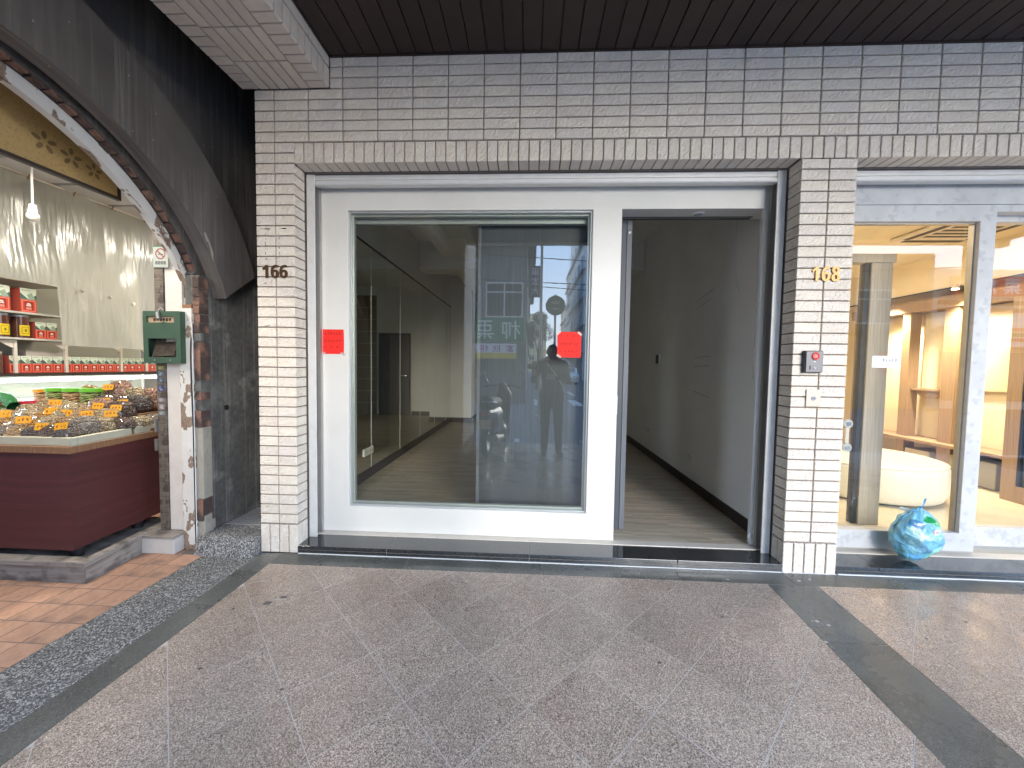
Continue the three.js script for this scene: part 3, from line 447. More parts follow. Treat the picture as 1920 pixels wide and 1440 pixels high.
function redPaper(label, x0, x1, y0, y1, z, seed, tapes) {
  const t = thing('red_paper', label, 'notice', [(x0 + x1) / 2, y0, z]); const r = rng(seed);
  const tx = canvasTex(256, 280, (c, w, h) => { c.fillStyle = '#e8261c'; c.fillRect(0, 0, w, h); for (let i = 0; i < 400; i++) { c.fillStyle = `rgba(${r() > 0.5 ? '255,70,50' : '190,20,15'},0.06)`; c.fillRect(r() * w, r() * h, 4 + r() * 30, 4 + r() * 20); } c.strokeStyle = 'rgba(120,10,10,0.55)'; c.lineWidth = 5; c.lineCap = 'round'; for (const [yy, n] of tapes.lines) for (let i = 0; i < n; i++) { const cx = 26 + i * (w - 52) / n + r() * 8; for (let s = 0; s < 4; s++) { c.beginPath(); c.moveTo(cx + r() * 20, yy + r() * 24); c.lineTo(cx + r() * 22, yy + r() * 26); c.stroke(); } } });
  const n = 8, g = new THREE.PlaneGeometry(x1 - x0, y1 - y0, n, n); const p = g.attributes.position; for (let i = 0; i < p.count; i++) { const u = p.getX(i) / (x1 - x0) * 2, v = p.getY(i) / (y1 - y0) * 2; p.setZ(i, 0.0018 + 0.004 * Math.max(0, Math.abs(u * v) - 0.55) + 0.0012 * Math.sin(u * 5 + seed) * Math.cos(v * 4)); p.setX(i, p.getX(i) * (1 - 0.02 * v * v)); } g.computeVertexNormals();
  const gb = g.clone(); gb.translate((x0 + x1) / 2, (y0 + y1) / 2, z + 0.0006);
  part(t, 'sheet', gb, std({ map: tx, roughness: 0.75, side: THREE.DoubleSide }));
  const tape = phys({ color: C(0.85, 0.80, 0.72), transmission: 0.6, thickness: 0, roughness: 0.3 });
  for (const [dx, dy, a] of tapes.at) { const q = new THREE.BoxGeometry(0.035, 0.014, 0.0006); q.rotateZ(a); q.translate((x0 + x1) / 2 + dx, (y0 + y1) / 2 + dy, z + 0.0055); part(t, 'tape', q, tape); }
}
redPaper('square red paper taped to the white frame left of the window', 0.185, 0.352, 1.405, 1.588, ZD, 5, { lines: [[36, 6], [118, 6], [190, 3]], at: [[-0.075, -0.09, 0.5], [0.075, -0.09, -0.5]] });
redPaper('square red paper taped on the window glass', 1.937, 2.112, 1.405, 1.593, -0.2935, 9, { lines: [[30, 3], [120, 7], [200, 5]], at: [[-0.078, 0.085, 0.7], [0.075, 0.082, -0.7], [-0.075, -0.085, -0.6]] });
{
  const t = thing('intercom', 'grey intercom box with a red ringed camera on the tiled pillar', 'doorbell', [3.535, 1.32, 0.02]);
  part(t, 'back_box', bx(3.486, 3.598, 1.322, 1.462, 0.0012, 0.026, 0.004), M.black);
  part(t, 'face_plate', bx(3.492, 3.597, 1.325, 1.459, 0.026, 0.034, 0.003), std({ color: C(0.17, 0.165, 0.17), roughness: 0.4, metalness: 0.4 }));
  const rg = new THREE.TorusGeometry(0.019, 0.0065, 10, 28); rg.translate(3.548, 1.427, 0.035); part(t, 'bell_ring', rg, std({ color: C(0.55, 0.05, 0.05), roughness: 0.35 }));
  part(t, 'bell_button', disc(3.548, 1.427, 0.036, 0.0115, 0.006), std({ color: C(0.70, 0.20, 0.18), roughness: 0.35 }));
  part(t, 'keyhole', disc(3.546, 1.352, 0.0345, 0.008, 0.004), M.chrome);
  part(t, 'speaker_slot', bx(3.512, 3.521, 1.342, 1.368, 0.0338, 0.0346), M.black);
  part(t, 'triangle_mark', prismZ([[3.536, 1.394], [3.544, 1.388], [3.552, 1.394]], 0.0338, 0.0346), M.white);
  const s = thing('switch_plate', 'square steel plate with a round key switch on the tiled pillar', 'switch', [3.565, 1.10, 0.01]);
  part(s, 'plate', bx(3.521, 3.611, 1.103, 1.214, 0.0012, 0.009, 0.002), std({ color: C(0.45, 0.38, 0.32), metalness: 0.7, roughness: 0.4 }));
  part(s, 'key_button', disc(3.566, 1.157, 0.0105, 0.0135, 0.007), M.chrome); part(s, 'key_hole', disc(3.566, 1.157, 0.0142, 0.004, 0.001), M.black);
}
// ---------------------------------------------------------------- shop 168
{
  const f = thing('grey_shopfront', 'pale grey stone look shopfront with two tall windows next to the pillar', 'shopfront', [5.2, 0.06, -0.3]);
  const Z = -0.235;
  part(f, 'header', [bx(3.769, 7.4, 2.478, 2.662, -0.30, Z, 0.002)], M.stoneGrey);
  part(f, 'frame', prismZ([[3.769, 0.078], [4.878, 0.078], [4.878, 2.475], [3.769, 2.475]], -0.30, Z, 0.002, [[[3.80, 0.208], [3.80, 2.365], [4.773, 2.365], [4.773, 0.208]]]), M.stoneGrey);
  part(f, 'frame', prismZ([[4.879, 0.088], [7.2, 0.088], [7.2, 2.475], [4.879, 2.475]], -0.375, -0.315, 0.002, [[[4.93, 0.225], [4.93, 2.39], [7.0, 2.39], [7.0, 0.225]]]), M.stoneGrey);
  part(f, 'top_strip', bx(4.879, 7.4, 2.43, 2.476, -0.314, -0.24), M.stoneGrey);
  part(f, 'shadow_gap', [bx(3.77, 4.9, 0.0605, 0.078, -0.295, -0.26), bx(4.9, 7.2, 0.0605, 0.088, -0.37, -0.335)], M.steel);
  part(f, 'window_bead', [bx(4.765, 4.7725, 0.209, 2.364, -0.299, -0.262), bx(3.801, 4.765, 2.357, 2.3645, -0.299, -0.262)], M.steel);
  for (const [x0, x1, y0, y1, z] of [[3.80, 4.773, 0.208, 2.365, -0.285], [4.93, 7.0, 0.225, 2.39, -0.35]]) { const g = new THREE.PlaneGeometry(x1 - x0, y1 - y0); g.translate((x0 + x1) / 2, (y0 + y1) / 2, z); part(f, 'glass_pane', g, M.clearGlass); }
  part(f, 'side_fill', [bx(7.2, 7.5, 0, 2.8, -0.4, -0.2)], M.stoneGrey);
}
sheet('shop_floor_tiles', bx(3.756, 9, 0.02, 0.06, -4.8, -0.263), M.floorTile);
sheet('warm_shop_ceiling', bx(3.756, 9, 2.78, 2.86, -4.8, -0.31), M.warmWall);
{
  const w = thing('warm_shop_walls', 'cream walls of the warmly lit shop', 'wall', [6, 0.06, -3]);
  part(w, 'back_wall', bx(3.756, 9, 0.06, 2.78, -4.8, -4.6), M.warmWall);
  part(w, 'side_wall', [bx(7.15, 7.4, 0.06, 2.78, -4.6, -0.31)], M.warmWall);
  part(w, 'party_wall', [bx(3.7505, 3.7995, 0.06, 2.78, -4.6, -0.31)], M.warmWall);
  part(w, 'bulkhead', [bx(3.80, 5.2, 2.60, 2.7795, -4.6, -2.2), bx(6.75, 7.15, 2.36, 2.7795, -4.6, -0.35)], M.warmWall);
}
{ // wooden inner door frame with a glass leaf
  const p = thing('wooden_doorframe', 'greyed wooden inner doorframe standing just behind the left shop window', 'doorframe', [4.3, 0.06, -0.72]);
  part(p, 'post', bx(4.49, 4.655, 0.06, 2.26, -0.80, -0.72, 0.003), M.greyWood);
  part(p, 'lintel', bx(3.80, 4.67, 2.215, 2.285, -0.80, -0.71, 0.003), M.greyWood);
  part(p, 'side_strip', bx(4.452, 4.488, 0.062, 2.213, -0.79, -0.735), M.black);
  const g = new THREE.PlaneGeometry(0.65, 2.12); g.translate(4.126, 1.145, -0.752); part(p, 'glass_leaf', g, M.clearGlass);
  for (const y of [0.90, 0.70]) { const k = part(p, 'door_pull', [disc(4.385, y, -0.738, 0.036, 0.012, 'z', 28)], M.gasket); part(k, 'pull_cap', disc(4.385, y, -0.729, 0.018, 0.012, 'z', 20), M.chrome); }
  part(p, 'pull_bar', bx(4.37, 4.40, 0.735, 0.865, -0.747, -0.738, 0.003), M.cream);
}
{
  const s = thing('window_notice', 'small white notice card stuck on the left shop window', 'notice', [4.257, 1.36, -0.28]);
  const t = canvasTex(256, 112, (c, w, h) => { c.fillStyle = '#f2f1f3'; c.fillRect(0, 0, w, h); c.strokeStyle = '#6b6b74'; c.lineWidth = 3; const r = rng(4); for (let i = 0; i < 5; i++) for (let k = 0; k < 5; k++) { const x = 92 + i * 28; c.beginPath(); if (r() > 0.5) { c.moveTo(x, 28 + k * 6); c.lineTo(x + 20, 28 + k * 6); } else { c.moveTo(x + 4 + k * 3, 24); c.lineTo(x + 4 + k * 3, 54); } c.stroke(); } c.fillStyle = '#55555e'; c.fillRect(88, 72, 150, 3); });
  const g = new THREE.PlaneGeometry(0.19, 0.082); g.translate(4.257, 1.406, -0.281); part(s, 'card', g, std({ map: t, roughness: 0.6, side: THREE.DoubleSide }));
}
{ // round cream pouffe
  const pr = [[0, 0.02], [0.60, 0.02], [0.62, 0.035], [0.645, 0.10], [0.65, 0.22], [0.648, 0.33], [0.635, 0.365], [0.60, 0.385], [0.40, 0.405], [0.2, 0.412], [0, 0.414]].map(([r, y]) => new THREE.Vector2(r, y));
  const t = thing('round_pouffe', 'large round cream leather pouffe in the warmly lit shop', 'pouffe', [5.35, 0.06, -1.75]);
  const g = new THREE.LatheGeometry(pr, 64); g.translate(5.35, 0.06, -1.75); part(t, 'cushion', g, M.leather);
  const pg = new THREE.TorusGeometry(0.637, 0.006, 6, 80); pg.rotateX(Math.PI / 2); pg.translate(5.35, 0.428, -1.75); part(t, 'piping', pg, M.leather);
  const bg = new THREE.CylinderGeometry(0.56, 0.56, 0.022, 48); bg.translate(5.35, 0.071, -1.75); part(t, 'plinth', bg, M.black);
}
{ // wooden wall unit on the right hand wall
  const c = thing('wall_cabinet', 'wooden wall unit with niches and a low shelf along the shop wall', 'cabinet', [6.95, 0.06, -2.4]);
  const px = (z0, z1, y0, y1, x0 = 6.82, x1 = 6.96, m = M.cabWood, n = 'post') => part(c, n, bx(x0, x1, y0, y1, z0, z1, 0.003), m);
  px(-3.75, -3.62, 0.06, 2.2); px(-2.97, -2.86, 0.06, 2.2); px(-2.44, -2.28, 0.06, 2.2); px(-1.72, -1.60, 0.06, 2.2);
  part(c, 'top_rail', bx(6.80, 6.98, 2.13, 2.27, -3.8, -1.58, 0.003), M.cabWood);
  part(c, 'shelf', bx(6.70, 7.14, 0.44, 0.475, -3.75, -1.60, 0.003), M.cabWood);
  part(c, 'back_panel', bx(7.06, 7.149, 0.476, 2.12, -3.74, -1.62), M.warmWall);
  part(c, 'niche_shelf', bx(6.86, 7.05, 1.10, 1.125, -2.85, -2.45), M.cabWood);
  part(c, 'arched_apron', (() => { const pts = []; for (let i = 0; i <= 12; i++) { const a = Math.PI + i / 12 * Math.PI; pts.push([-2.65 + 0.17 * Math.cos(a), 1.098 + 0.10 * Math.sin(a)]); } return prismX(pts, 6.90, 6.93); })(), M.cabWood);
  // pleated blinds
  for (const [z0, z1] of [[-2.85, -2.45], [-2.27, -1.73]]) { const n = 44, pos = []; for (let i = 0; i < n; i++) { const za = mixv(z0, z1, i / n), zb = mixv(z0, z1, (i + 1) / n), xa = 7.0 + (i % 2) * 0.018, xb = 7.0 + ((i + 1) % 2) * 0.018; pos.push(xa, 1.13, za, xb, 1.13, zb, xb, 2.12, zb, xa, 1.13, za, xb, 2.12, zb, xa, 2.12, za); } const g = new THREE.BufferGeometry(); g.setAttribute('position', new THREE.Float32BufferAttribute(pos, 3)); g.computeVertexNormals(); part(c, 'pleated_panel', uvBox(g), std({ color: C(0.72, 0.62, 0.45), roughness: 0.8, side: THREE.DoubleSide })); }
  part(c, 'storage_box', bx(6.78, 7.10, 0.07, 0.36, -2.25, -1.78, 0.01), std({ color: C(0.30, 0.29, 0.25) }));
  part(c, 'storage_box', bx(6.80, 7.10, 0.07, 0.33, -2.82, -2.50, 0.01), std({ color: C(0.45, 0.40, 0.30) }));
  part(c, 'picture', bx(7.035, 7.05, 1.30, 1.5, -2.2, -1.95, 0.003), M.cream);
  const g2 = thing('glass_cupboard', 'tall wooden cupboard with a dark glass door behind the far window', 'cupboard', [6.6, 0.06, -1.1]);
  part(g2, 'door_frame', prismX([[-1.55, 0.06], [-0.6, 0.06], [-0.6, 2.1], [-1.55, 2.1]], 6.56, 6.61, 0.003, [[[-1.43, 0.22], [-0.72, 0.22], [-0.72, 1.98], [-1.43, 1.98]]]), M.cabWood);
  part(g2, 'carcass', bx(6.612, 7.14, 0.06, 2.1, -1.56, -0.55), M.cabWood);
  const gg = new THREE.PlaneGeometry(0.71, 1.76); gg.rotateY(-Math.PI / 2); gg.translate(6.585, 1.1, -1.075); part(g2, 'glass_panel', gg, phys({ color: C(0.35, 0.33, 0.28), transmission: 1, thickness: 0, roughness: 0, ior: 1.6 }));
  part(g2, 'glass_bar', bx(6.57, 6.60, 0.22, 1.98, -1.44, -1.41), M.black);
}
{ // ceiling cassette, track and lamps
  const a = thing('ceiling_aircon', 'white ceiling air conditioner cassette with dark louvres', 'air conditioner', [5.95, 2.70, -1.45]);
  part(a, 'panel', bx(5.62, 6.38, 2.735, 2.779, -1.88, -1.10, 0.02), M.cream);
  for (const [x0, x1, z0, z1] of [[5.70, 6.30, -1.20, -1.14], [5.70, 6.30, -1.84, -1.78], [5.66, 5.72, -1.76, -1.22], [6.28, 6.34, -1.76, -1.22]]) part(a, 'louvre', bx(x0, x1, 2.7315, 2.7365, z0, z1), M.black);
  part(a, 'grille', [0, 1, 2, 3, 4].map((i) => bx(5.78, 6.22, 2.7318, 2.7362, -1.68 + i * 0.09, -1.64 + i * 0.09)), M.black);
  const tr = thing('lamp_track', 'thin dark lamp track along the bulkhead in the warm shop', 'track', [6.74, 2.34, -2.4]);
  part(tr, 'rail', bx(6.735, 6.75, 2.343, 2.359, -4.4, -0.5), M.black);
  const warm = C(1, 0.83, 0.60), glow = std({ color: C(0.9, 0.8, 0.6), emissive: warm, emissiveIntensity: 5 });
  let n = 0;
  for (const [x, y, z, tx, ty, tz, I] of [[6.62, 2.30, -2.15, 7.1, 0.6, -2.1, 1.5], [6.62, 2.30, -3.1, 7.1, 0.6, -3.0, 1.2]]) {
    const l = thing('track_spotlight', n++ ? 'small white spotlight at the deep end of the lamp track' : 'small white spotlight on the lamp track above the pleated panel', 'lamp', [x, y, z]);
    part(l, 'lamp_head', rod([x, y + 0.05, z], [x, y + 0.005, z], 0.035, 0.025, 16), M.cream); part(l, 'lamp_arm', rod([x, y + 0.05, z], [x + 0.12, 2.35, z], 0.006), M.cream);
    part(l, 'lamp_lens', disc(x, y, z, 0.03, 0.006, 'y', 20), glow);
    const s = new THREE.SpotLight(warm, I * 4.5, 6, 0.9, 0.7, 2); s.position.set(x, y - 0.02, z); s.target.position.set(tx, ty, tz); s.castShadow = true; s.shadow.radius = 2; scene.add(s, s.target);
  }
  n = 0;
  for (const [x, z, I] of [[4.5, -1.3, 1.35], [5.5, -0.9, 1.35], [5.2, -2.6, 1.5], [4.4, -3.6, 1.2]]) {
    const l = thing('ceiling_lamp', ['round ceiling lamp above the wooden doorframe of the warm shop', 'round ceiling lamp above the pouffe near the window', 'round ceiling lamp behind the pouffe', 'round ceiling lamp at the back of the warm shop'][n++], 'lamp', [x, 2.70, z]);
    part(l, 'lamp_ring', disc(x, 2.772, z, 0.10, 0.014, 'y', 28), M.cream); part(l, 'lamp_diffuser', disc(x, 2.762, z, 0.085, 0.006, 'y', 28), glow);
    const p = new THREE.RectAreaLight(warm, I * 92, 0.16, 0.16); p.position.set(x, 2.755, z); p.rotation.x = -Math.PI / 2; scene.add(p);
  }
}
// ---------------------------------------------------------------- blue rubbish bag
{
  const b = thing('rubbish_bag', 'tied translucent blue plastic rubbish bag leaning on the grey shopfront', 'rubbish bag', [4.36, 0.055, -0.11]);
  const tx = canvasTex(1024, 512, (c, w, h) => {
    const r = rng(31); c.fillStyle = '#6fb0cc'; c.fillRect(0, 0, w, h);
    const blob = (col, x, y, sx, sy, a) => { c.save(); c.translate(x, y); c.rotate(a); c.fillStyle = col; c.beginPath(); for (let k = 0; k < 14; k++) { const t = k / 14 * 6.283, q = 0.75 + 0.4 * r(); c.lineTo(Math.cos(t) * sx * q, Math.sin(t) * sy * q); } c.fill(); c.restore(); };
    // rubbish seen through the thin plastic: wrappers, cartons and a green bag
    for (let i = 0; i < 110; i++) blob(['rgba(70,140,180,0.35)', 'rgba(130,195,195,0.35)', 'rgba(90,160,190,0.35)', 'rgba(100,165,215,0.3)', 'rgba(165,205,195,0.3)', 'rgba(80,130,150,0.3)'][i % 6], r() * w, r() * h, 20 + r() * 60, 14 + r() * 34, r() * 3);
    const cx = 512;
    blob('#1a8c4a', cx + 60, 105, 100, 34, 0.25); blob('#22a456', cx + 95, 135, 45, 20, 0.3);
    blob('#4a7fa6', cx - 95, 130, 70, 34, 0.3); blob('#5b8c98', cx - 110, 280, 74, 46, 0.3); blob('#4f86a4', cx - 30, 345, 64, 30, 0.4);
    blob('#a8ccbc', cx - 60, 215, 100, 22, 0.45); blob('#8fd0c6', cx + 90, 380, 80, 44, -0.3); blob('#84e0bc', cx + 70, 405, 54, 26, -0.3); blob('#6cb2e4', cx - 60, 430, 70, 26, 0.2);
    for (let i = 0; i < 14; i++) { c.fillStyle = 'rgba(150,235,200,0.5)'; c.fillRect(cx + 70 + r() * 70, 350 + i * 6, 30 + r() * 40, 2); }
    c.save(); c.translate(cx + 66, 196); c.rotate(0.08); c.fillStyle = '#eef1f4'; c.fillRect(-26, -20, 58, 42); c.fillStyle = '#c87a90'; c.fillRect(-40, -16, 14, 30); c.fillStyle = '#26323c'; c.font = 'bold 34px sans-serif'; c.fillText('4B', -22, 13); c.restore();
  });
  const N = 96, K = 64, g = new THREE.SphereGeometry(1, N, K), p = g.attributes.position, r = rng(8);
  const prof = (v) => { const pts = [[0, 0.0], [0.06, 0.11], [0.16, 0.19], [0.3, 0.258], [0.48, 0.27], [0.62, 0.255], [0.76, 0.205], [0.88, 0.115], [0.95, 0.045], [1, 0.016]]; for (let i = 1; i < pts.length; i++) if (v <= pts[i][0]) { const t = (v - pts[i - 1][0]) / (pts[i][0] - pts[i - 1][0]); return mixv(pts[i - 1][1], pts[i][1], sm(t) * 0.5 + t * 0.5); } return 0.016; };
  for (let i = 0; i < p.count; i++) {
    const d = V(p.getX(i), p.getY(i), p.getZ(i)), v = Math.acos(clamp(-d.y, -1, 1)) / Math.PI, a = Math.atan2(d.z, d.x), f = prof(v) * 0.575, au = a / (2 * Math.PI) + 0.5;
    let k = 1 + 0.10 * (vnoise(au * 7, v * 5, 7, 99, 3) - 0.5) + 0.09 * (vnoise(au * 15, v * 9, 15, 99, 5) - 0.5) * (1 - Math.abs(v - 0.5)); k += 0.10 * clamp((v - 0.72) * 4) * Math.sin(au * 6.283 * 9 + 3 * vnoise(au * 5, v * 4, 5, 99, 7)) * clamp((1 - v) * 6);
    k -= 0.085 * Math.abs(vnoise(au * 9 + v * 3, v * 4 + au * 2, 9, 99, 23) - 0.5) * 2 * clamp(v * 5) + 0.05 * Math.abs(vnoise(au * 19, v * 9 + 3, 19, 99, 29) - 0.5) * 2; k += 0.05;
    const pull = 0.035 * clamp((0.3 - v) * 4);
    p.setXYZ(i, 4.37 + f * k * Math.cos(a) * 1.0 - pull * 1.1 + 0.01 * clamp((v - 0.8) * 5), 0.0555 + v * 0.378 + (v < 0.06 ? 0 : 0.008 * Math.sin(a * 2 + 1) * (1 - v)) - (v > 0.9 ? 0.0 : 0) + 0.012 * clamp(0.2 - v) , -0.115 + f * k * Math.sin(a) * 0.62);
  }
  const uv = g.attributes.uv; for (let i = 0; i < uv.count; i++) uv.setX(i, uv.getX(i) + 0.25);
  tx.wrapS = THREE.RepeatWrapping; g.computeVertexNormals();
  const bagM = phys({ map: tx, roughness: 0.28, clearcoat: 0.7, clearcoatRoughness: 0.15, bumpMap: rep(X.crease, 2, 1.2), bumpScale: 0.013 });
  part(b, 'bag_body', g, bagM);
  const plastic = phys({ color: C(0.10, 0.32, 0.56), roughness: 0.3, transmission: 0.35, thickness: 0, side: THREE.DoubleSide });
  const ear = (pts, w) => { const n = 10, cv = new THREE.CatmullRomCurve3(pts.map((q) => V(...q))), pos = []; let prev; for (let i = 0; i <= n; i++) { const c = cv.getPoint(i / n), hw = w * (0.35 + 0.65 * Math.sin(Math.PI * (0.15 + 0.75 * i / n))), A = [c.x - hw, c.y - hw * 0.3, c.z + hw * 0.25], B = [c.x + hw, c.y + hw * 0.3, c.z - hw * 0.25], Cc = [c.x, c.y, c.z + hw * 0.5]; if (prev) pos.push(...prev[0], ...prev[2], ...Cc, ...prev[0], ...Cc, ...A, ...prev[2], ...prev[1], ...B, ...prev[2], ...B, ...Cc); prev = [A, B, Cc]; } const q = new THREE.BufferGeometry(); q.setAttribute('position', new THREE.Float32BufferAttribute(pos, 3)); q.computeVertexNormals(); return uvBox(q); };
  part(b, 'tie_ear', ear([[4.377, 0.415, -0.11], [4.385, 0.44, -0.10], [4.395, 0.465, -0.10], [4.412, 0.49, -0.11], [4.425, 0.491, -0.115]], 0.013), plastic);
  part(b, 'tie_ear', ear([[4.372, 0.388, -0.11], [4.345, 0.402, -0.095], [4.32, 0.41, -0.09], [4.30, 0.415, -0.09]], 0.016), plastic);
  part(b, 'tie_ear', ear([[4.335, 0.39, -0.12], [4.30, 0.405, -0.12], [4.27, 0.415, -0.115], [4.255, 0.425, -0.115]], 0.02), phys({ color: C(0.45, 0.55, 0.55), roughness: 0.3, transmission: 0.5, thickness: 0, side: THREE.DoubleSide }));
}
// ---------------------------------------------------------------- old house on the left: arch across the arcade
const arc = (cz, cy, r, t0, t1, n) => Array.from({ length: n + 1 }, (_, i) => { const t = mixv(t0, t1, i / n); return [cz - r * Math.cos(t), cy + r * Math.sin(t)]; });
{
  const a = thing('old_archway', 'soot blackened masonry archway of the old house across the arcade', 'archway', [-0.58, 0, 1.1]);
  const inner = arc(1.149, 1.378, 1.331, 0.465, Math.PI - 0.465, 40);
  part(a, 'pier', prismX([[-4, 0.0], [-0.008, 0.0], [-0.008, 1.93], [-0.3, 1.99], [-4, 1.99]], -0.655, -0.55), M.pier);
  part(a, 'spandrel', prismX([[-4, 1.992], [-0.3, 1.992], [-0.01, 1.935], ...inner, [2.338, 1.8], [3.0, 1.8], [3.0, 3.8], [-4, 3.8]], -0.70, -0.60), M.soot);
  part(a, 'pier', bx(-0.655, -0.55, 0, 1.799, 2.338, 3.0), M.pier);
  const band = [...arc(1.121, 1.511, 1.61, 0.31, Math.PI - 0.31, 44), ...arc(1.149, 1.378, 1.331, 0.313, Math.PI - 0.313, 44).reverse()];
  part(a, 'arch_band', prismX(band, -0.5495, -0.45, 0.004), M.soot);
  const rb = rng(21);
  // bricks bared on the underside of the arch
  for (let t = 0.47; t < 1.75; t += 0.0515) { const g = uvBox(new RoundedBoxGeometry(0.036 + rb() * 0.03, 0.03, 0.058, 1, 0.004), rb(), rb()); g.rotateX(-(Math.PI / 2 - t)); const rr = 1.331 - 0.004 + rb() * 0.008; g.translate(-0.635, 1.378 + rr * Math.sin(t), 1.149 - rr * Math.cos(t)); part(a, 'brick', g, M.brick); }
  // bared bricks, plaster and lime on the edge of the pier
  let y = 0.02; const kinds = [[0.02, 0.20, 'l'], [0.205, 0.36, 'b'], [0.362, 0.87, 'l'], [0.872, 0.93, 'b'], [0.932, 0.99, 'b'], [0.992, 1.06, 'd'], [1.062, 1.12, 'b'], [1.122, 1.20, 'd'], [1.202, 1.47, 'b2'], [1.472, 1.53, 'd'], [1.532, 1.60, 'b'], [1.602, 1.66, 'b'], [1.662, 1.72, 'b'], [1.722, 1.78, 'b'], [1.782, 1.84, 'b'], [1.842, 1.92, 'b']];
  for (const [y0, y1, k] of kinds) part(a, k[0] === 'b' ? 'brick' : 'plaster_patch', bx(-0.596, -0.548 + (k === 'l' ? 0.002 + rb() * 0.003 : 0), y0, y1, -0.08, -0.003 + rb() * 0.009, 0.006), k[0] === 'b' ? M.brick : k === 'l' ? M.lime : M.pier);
  part(a, 'plaster_patch', [bx(-0.56, -0.546, 0.10, 0.24, -0.07, -0.004, 0.004), bx(-0.56, -0.5465, 0.12, 0.19, -0.1, -0.06, 0.004)], M.lime);
  // broken edge on the band
  part(a, 'plaster_scar', prismX([[-0.012, 2.08], [0.022, 2.155], [0.05, 2.20], [0.062, 2.19], [0.04, 2.14], [0.03, 2.145], [0.012, 2.10], [0.004, 2.06], [-0.012, 2.02], [-0.01, 2.05]], -0.4505, -0.4488), M.lime);
  const tA = arc(1.12, 1.423, 1.283, 0.17, 2.6, 44), tB = arc(1.215, 1.247, 1.394, 0.33, 2.6, 44);
  part(a, 'white_arch_trim', prismX([...tA, ...tB.reverse()], -0.705, -0.658, 0.002), M.flake);
  part(a, 'white_post_trim', bx(-0.69, -0.597, 0.0, 1.70, -0.10, 0.012, 0.003), M.flake);
  part(a, 'white_post_trim', bx(-0.705, -0.64, 1.70, 1.86, -0.13, -0.04, 0.003), M.flake);
  part(a, 'wood_wedge', bx(-0.665, -0.60, 1.70, 1.725, -0.10, 0.006), M.oak);
  const cab = arc(1.14, 1.40, 1.296, 0.22, 2.2, 18).map(([z, yy]) => [-0.652, yy, z]); part(a, 'cable', tube([[-0.598, 0.05, 0.012], [-0.597, 0.8, 0.014], [-0.600, 1.5, 0.012], [-0.63, 1.66, -0.06], ...cab.slice(1)], 0.005, 80, 5), M.black);
  part(a, 'cable', tube([[-0.594, 0.0, 0.010], [-0.593, 0.9, 0.012], [-0.595, 1.6, 0.010]], 0.0035, 30, 5), M.white);
  part(a, 'dark_knot', [disc(-0.5495, 0.99, -0.22, 0.02, 0.01, 'x', 12)], M.black);
}
{ // back of the gap and soffit
  const g = thing('gap_backing', 'blackened wall closing the narrow gap between the two houses', 'wall', [-0.3, 0, -4.1]);
  part(g, 'wall', [bx(-0.56, -0.13, 0, 3.8, -4.2, -4.0), bx(-0.15, -0.134, 0.1, 3.16, -4, -0.302), bx(-0.55, -0.2, 3.55, 3.8, -4, 3.2)], M.soot);
  const gr = thing('drain_grate', 'galvanised drain grate lying in the gap beside the old pier', 'grate', [-0.34, 0.116, -0.36]);
  part(gr, 'bar', Array.from({ length: 11 }, (_, i) => bx(-0.525, -0.14, 0.1145, 0.121, -0.50 + i * 0.032, -0.487 + i * 0.032)), M.aluminium);
  part(gr, 'cross_bar', [bx(-0.44, -0.43, 0.1215, 0.126, -0.5, -0.16), bx(-0.30, -0.29, 0.1215, 0.126, -0.5, -0.16)], M.aluminium);
  const h = thing('old_house', 'plain upper floor of the old house over its arcade', 'building', [-3, 3, -1]);
  part(h, 'upper_floor', [bx(-8, -0.56, 3.81, 9, -9, 3.0), bx(-8, -0.66, 3.0, 3.8, -9, 2.9)], std({ color: C(0.28, 0.25, 0.22), roughness: 0.95 }));
  part(h, 'street_pier', [bx(-1.1, -0.66, -0.1, 3.0, 2.4, 3.0), bx(-4.5, -4, -0.1, 3.0, 2.4, 3.0)], M.soot);
  part(h, 'side_wall', [bx(-4.6, -4.4, 0, 3.0, -2.4, 2.4), bx(-4.4, -0.66, 0, 3.0, -2.5, -2.3)], M.room);
}
{ // ceiling boards of the sweet shop
  const c = structure('old_arcade_ceiling', [-2.5, 2.8, 0]);
  part(c, 'ceiling_sheet', bx(-4.4, -0.72, 2.80, 2.86, -2.3, 2.4), std({ color: C(0.42, 0.40, 0.37), roughness: 0.9 }));
  for (let i = 0; i < 6; i++) part(c, 'ceiling_board', bx(-4.4, -0.73, 2.76, 2.80, -1.7 + i * 0.42, -1.32 + i * 0.42, 0.004), std({ color: C(0.48, 0.455, 0.43), roughness: 0.8, map: rep(X.plaster, 1) }));
}
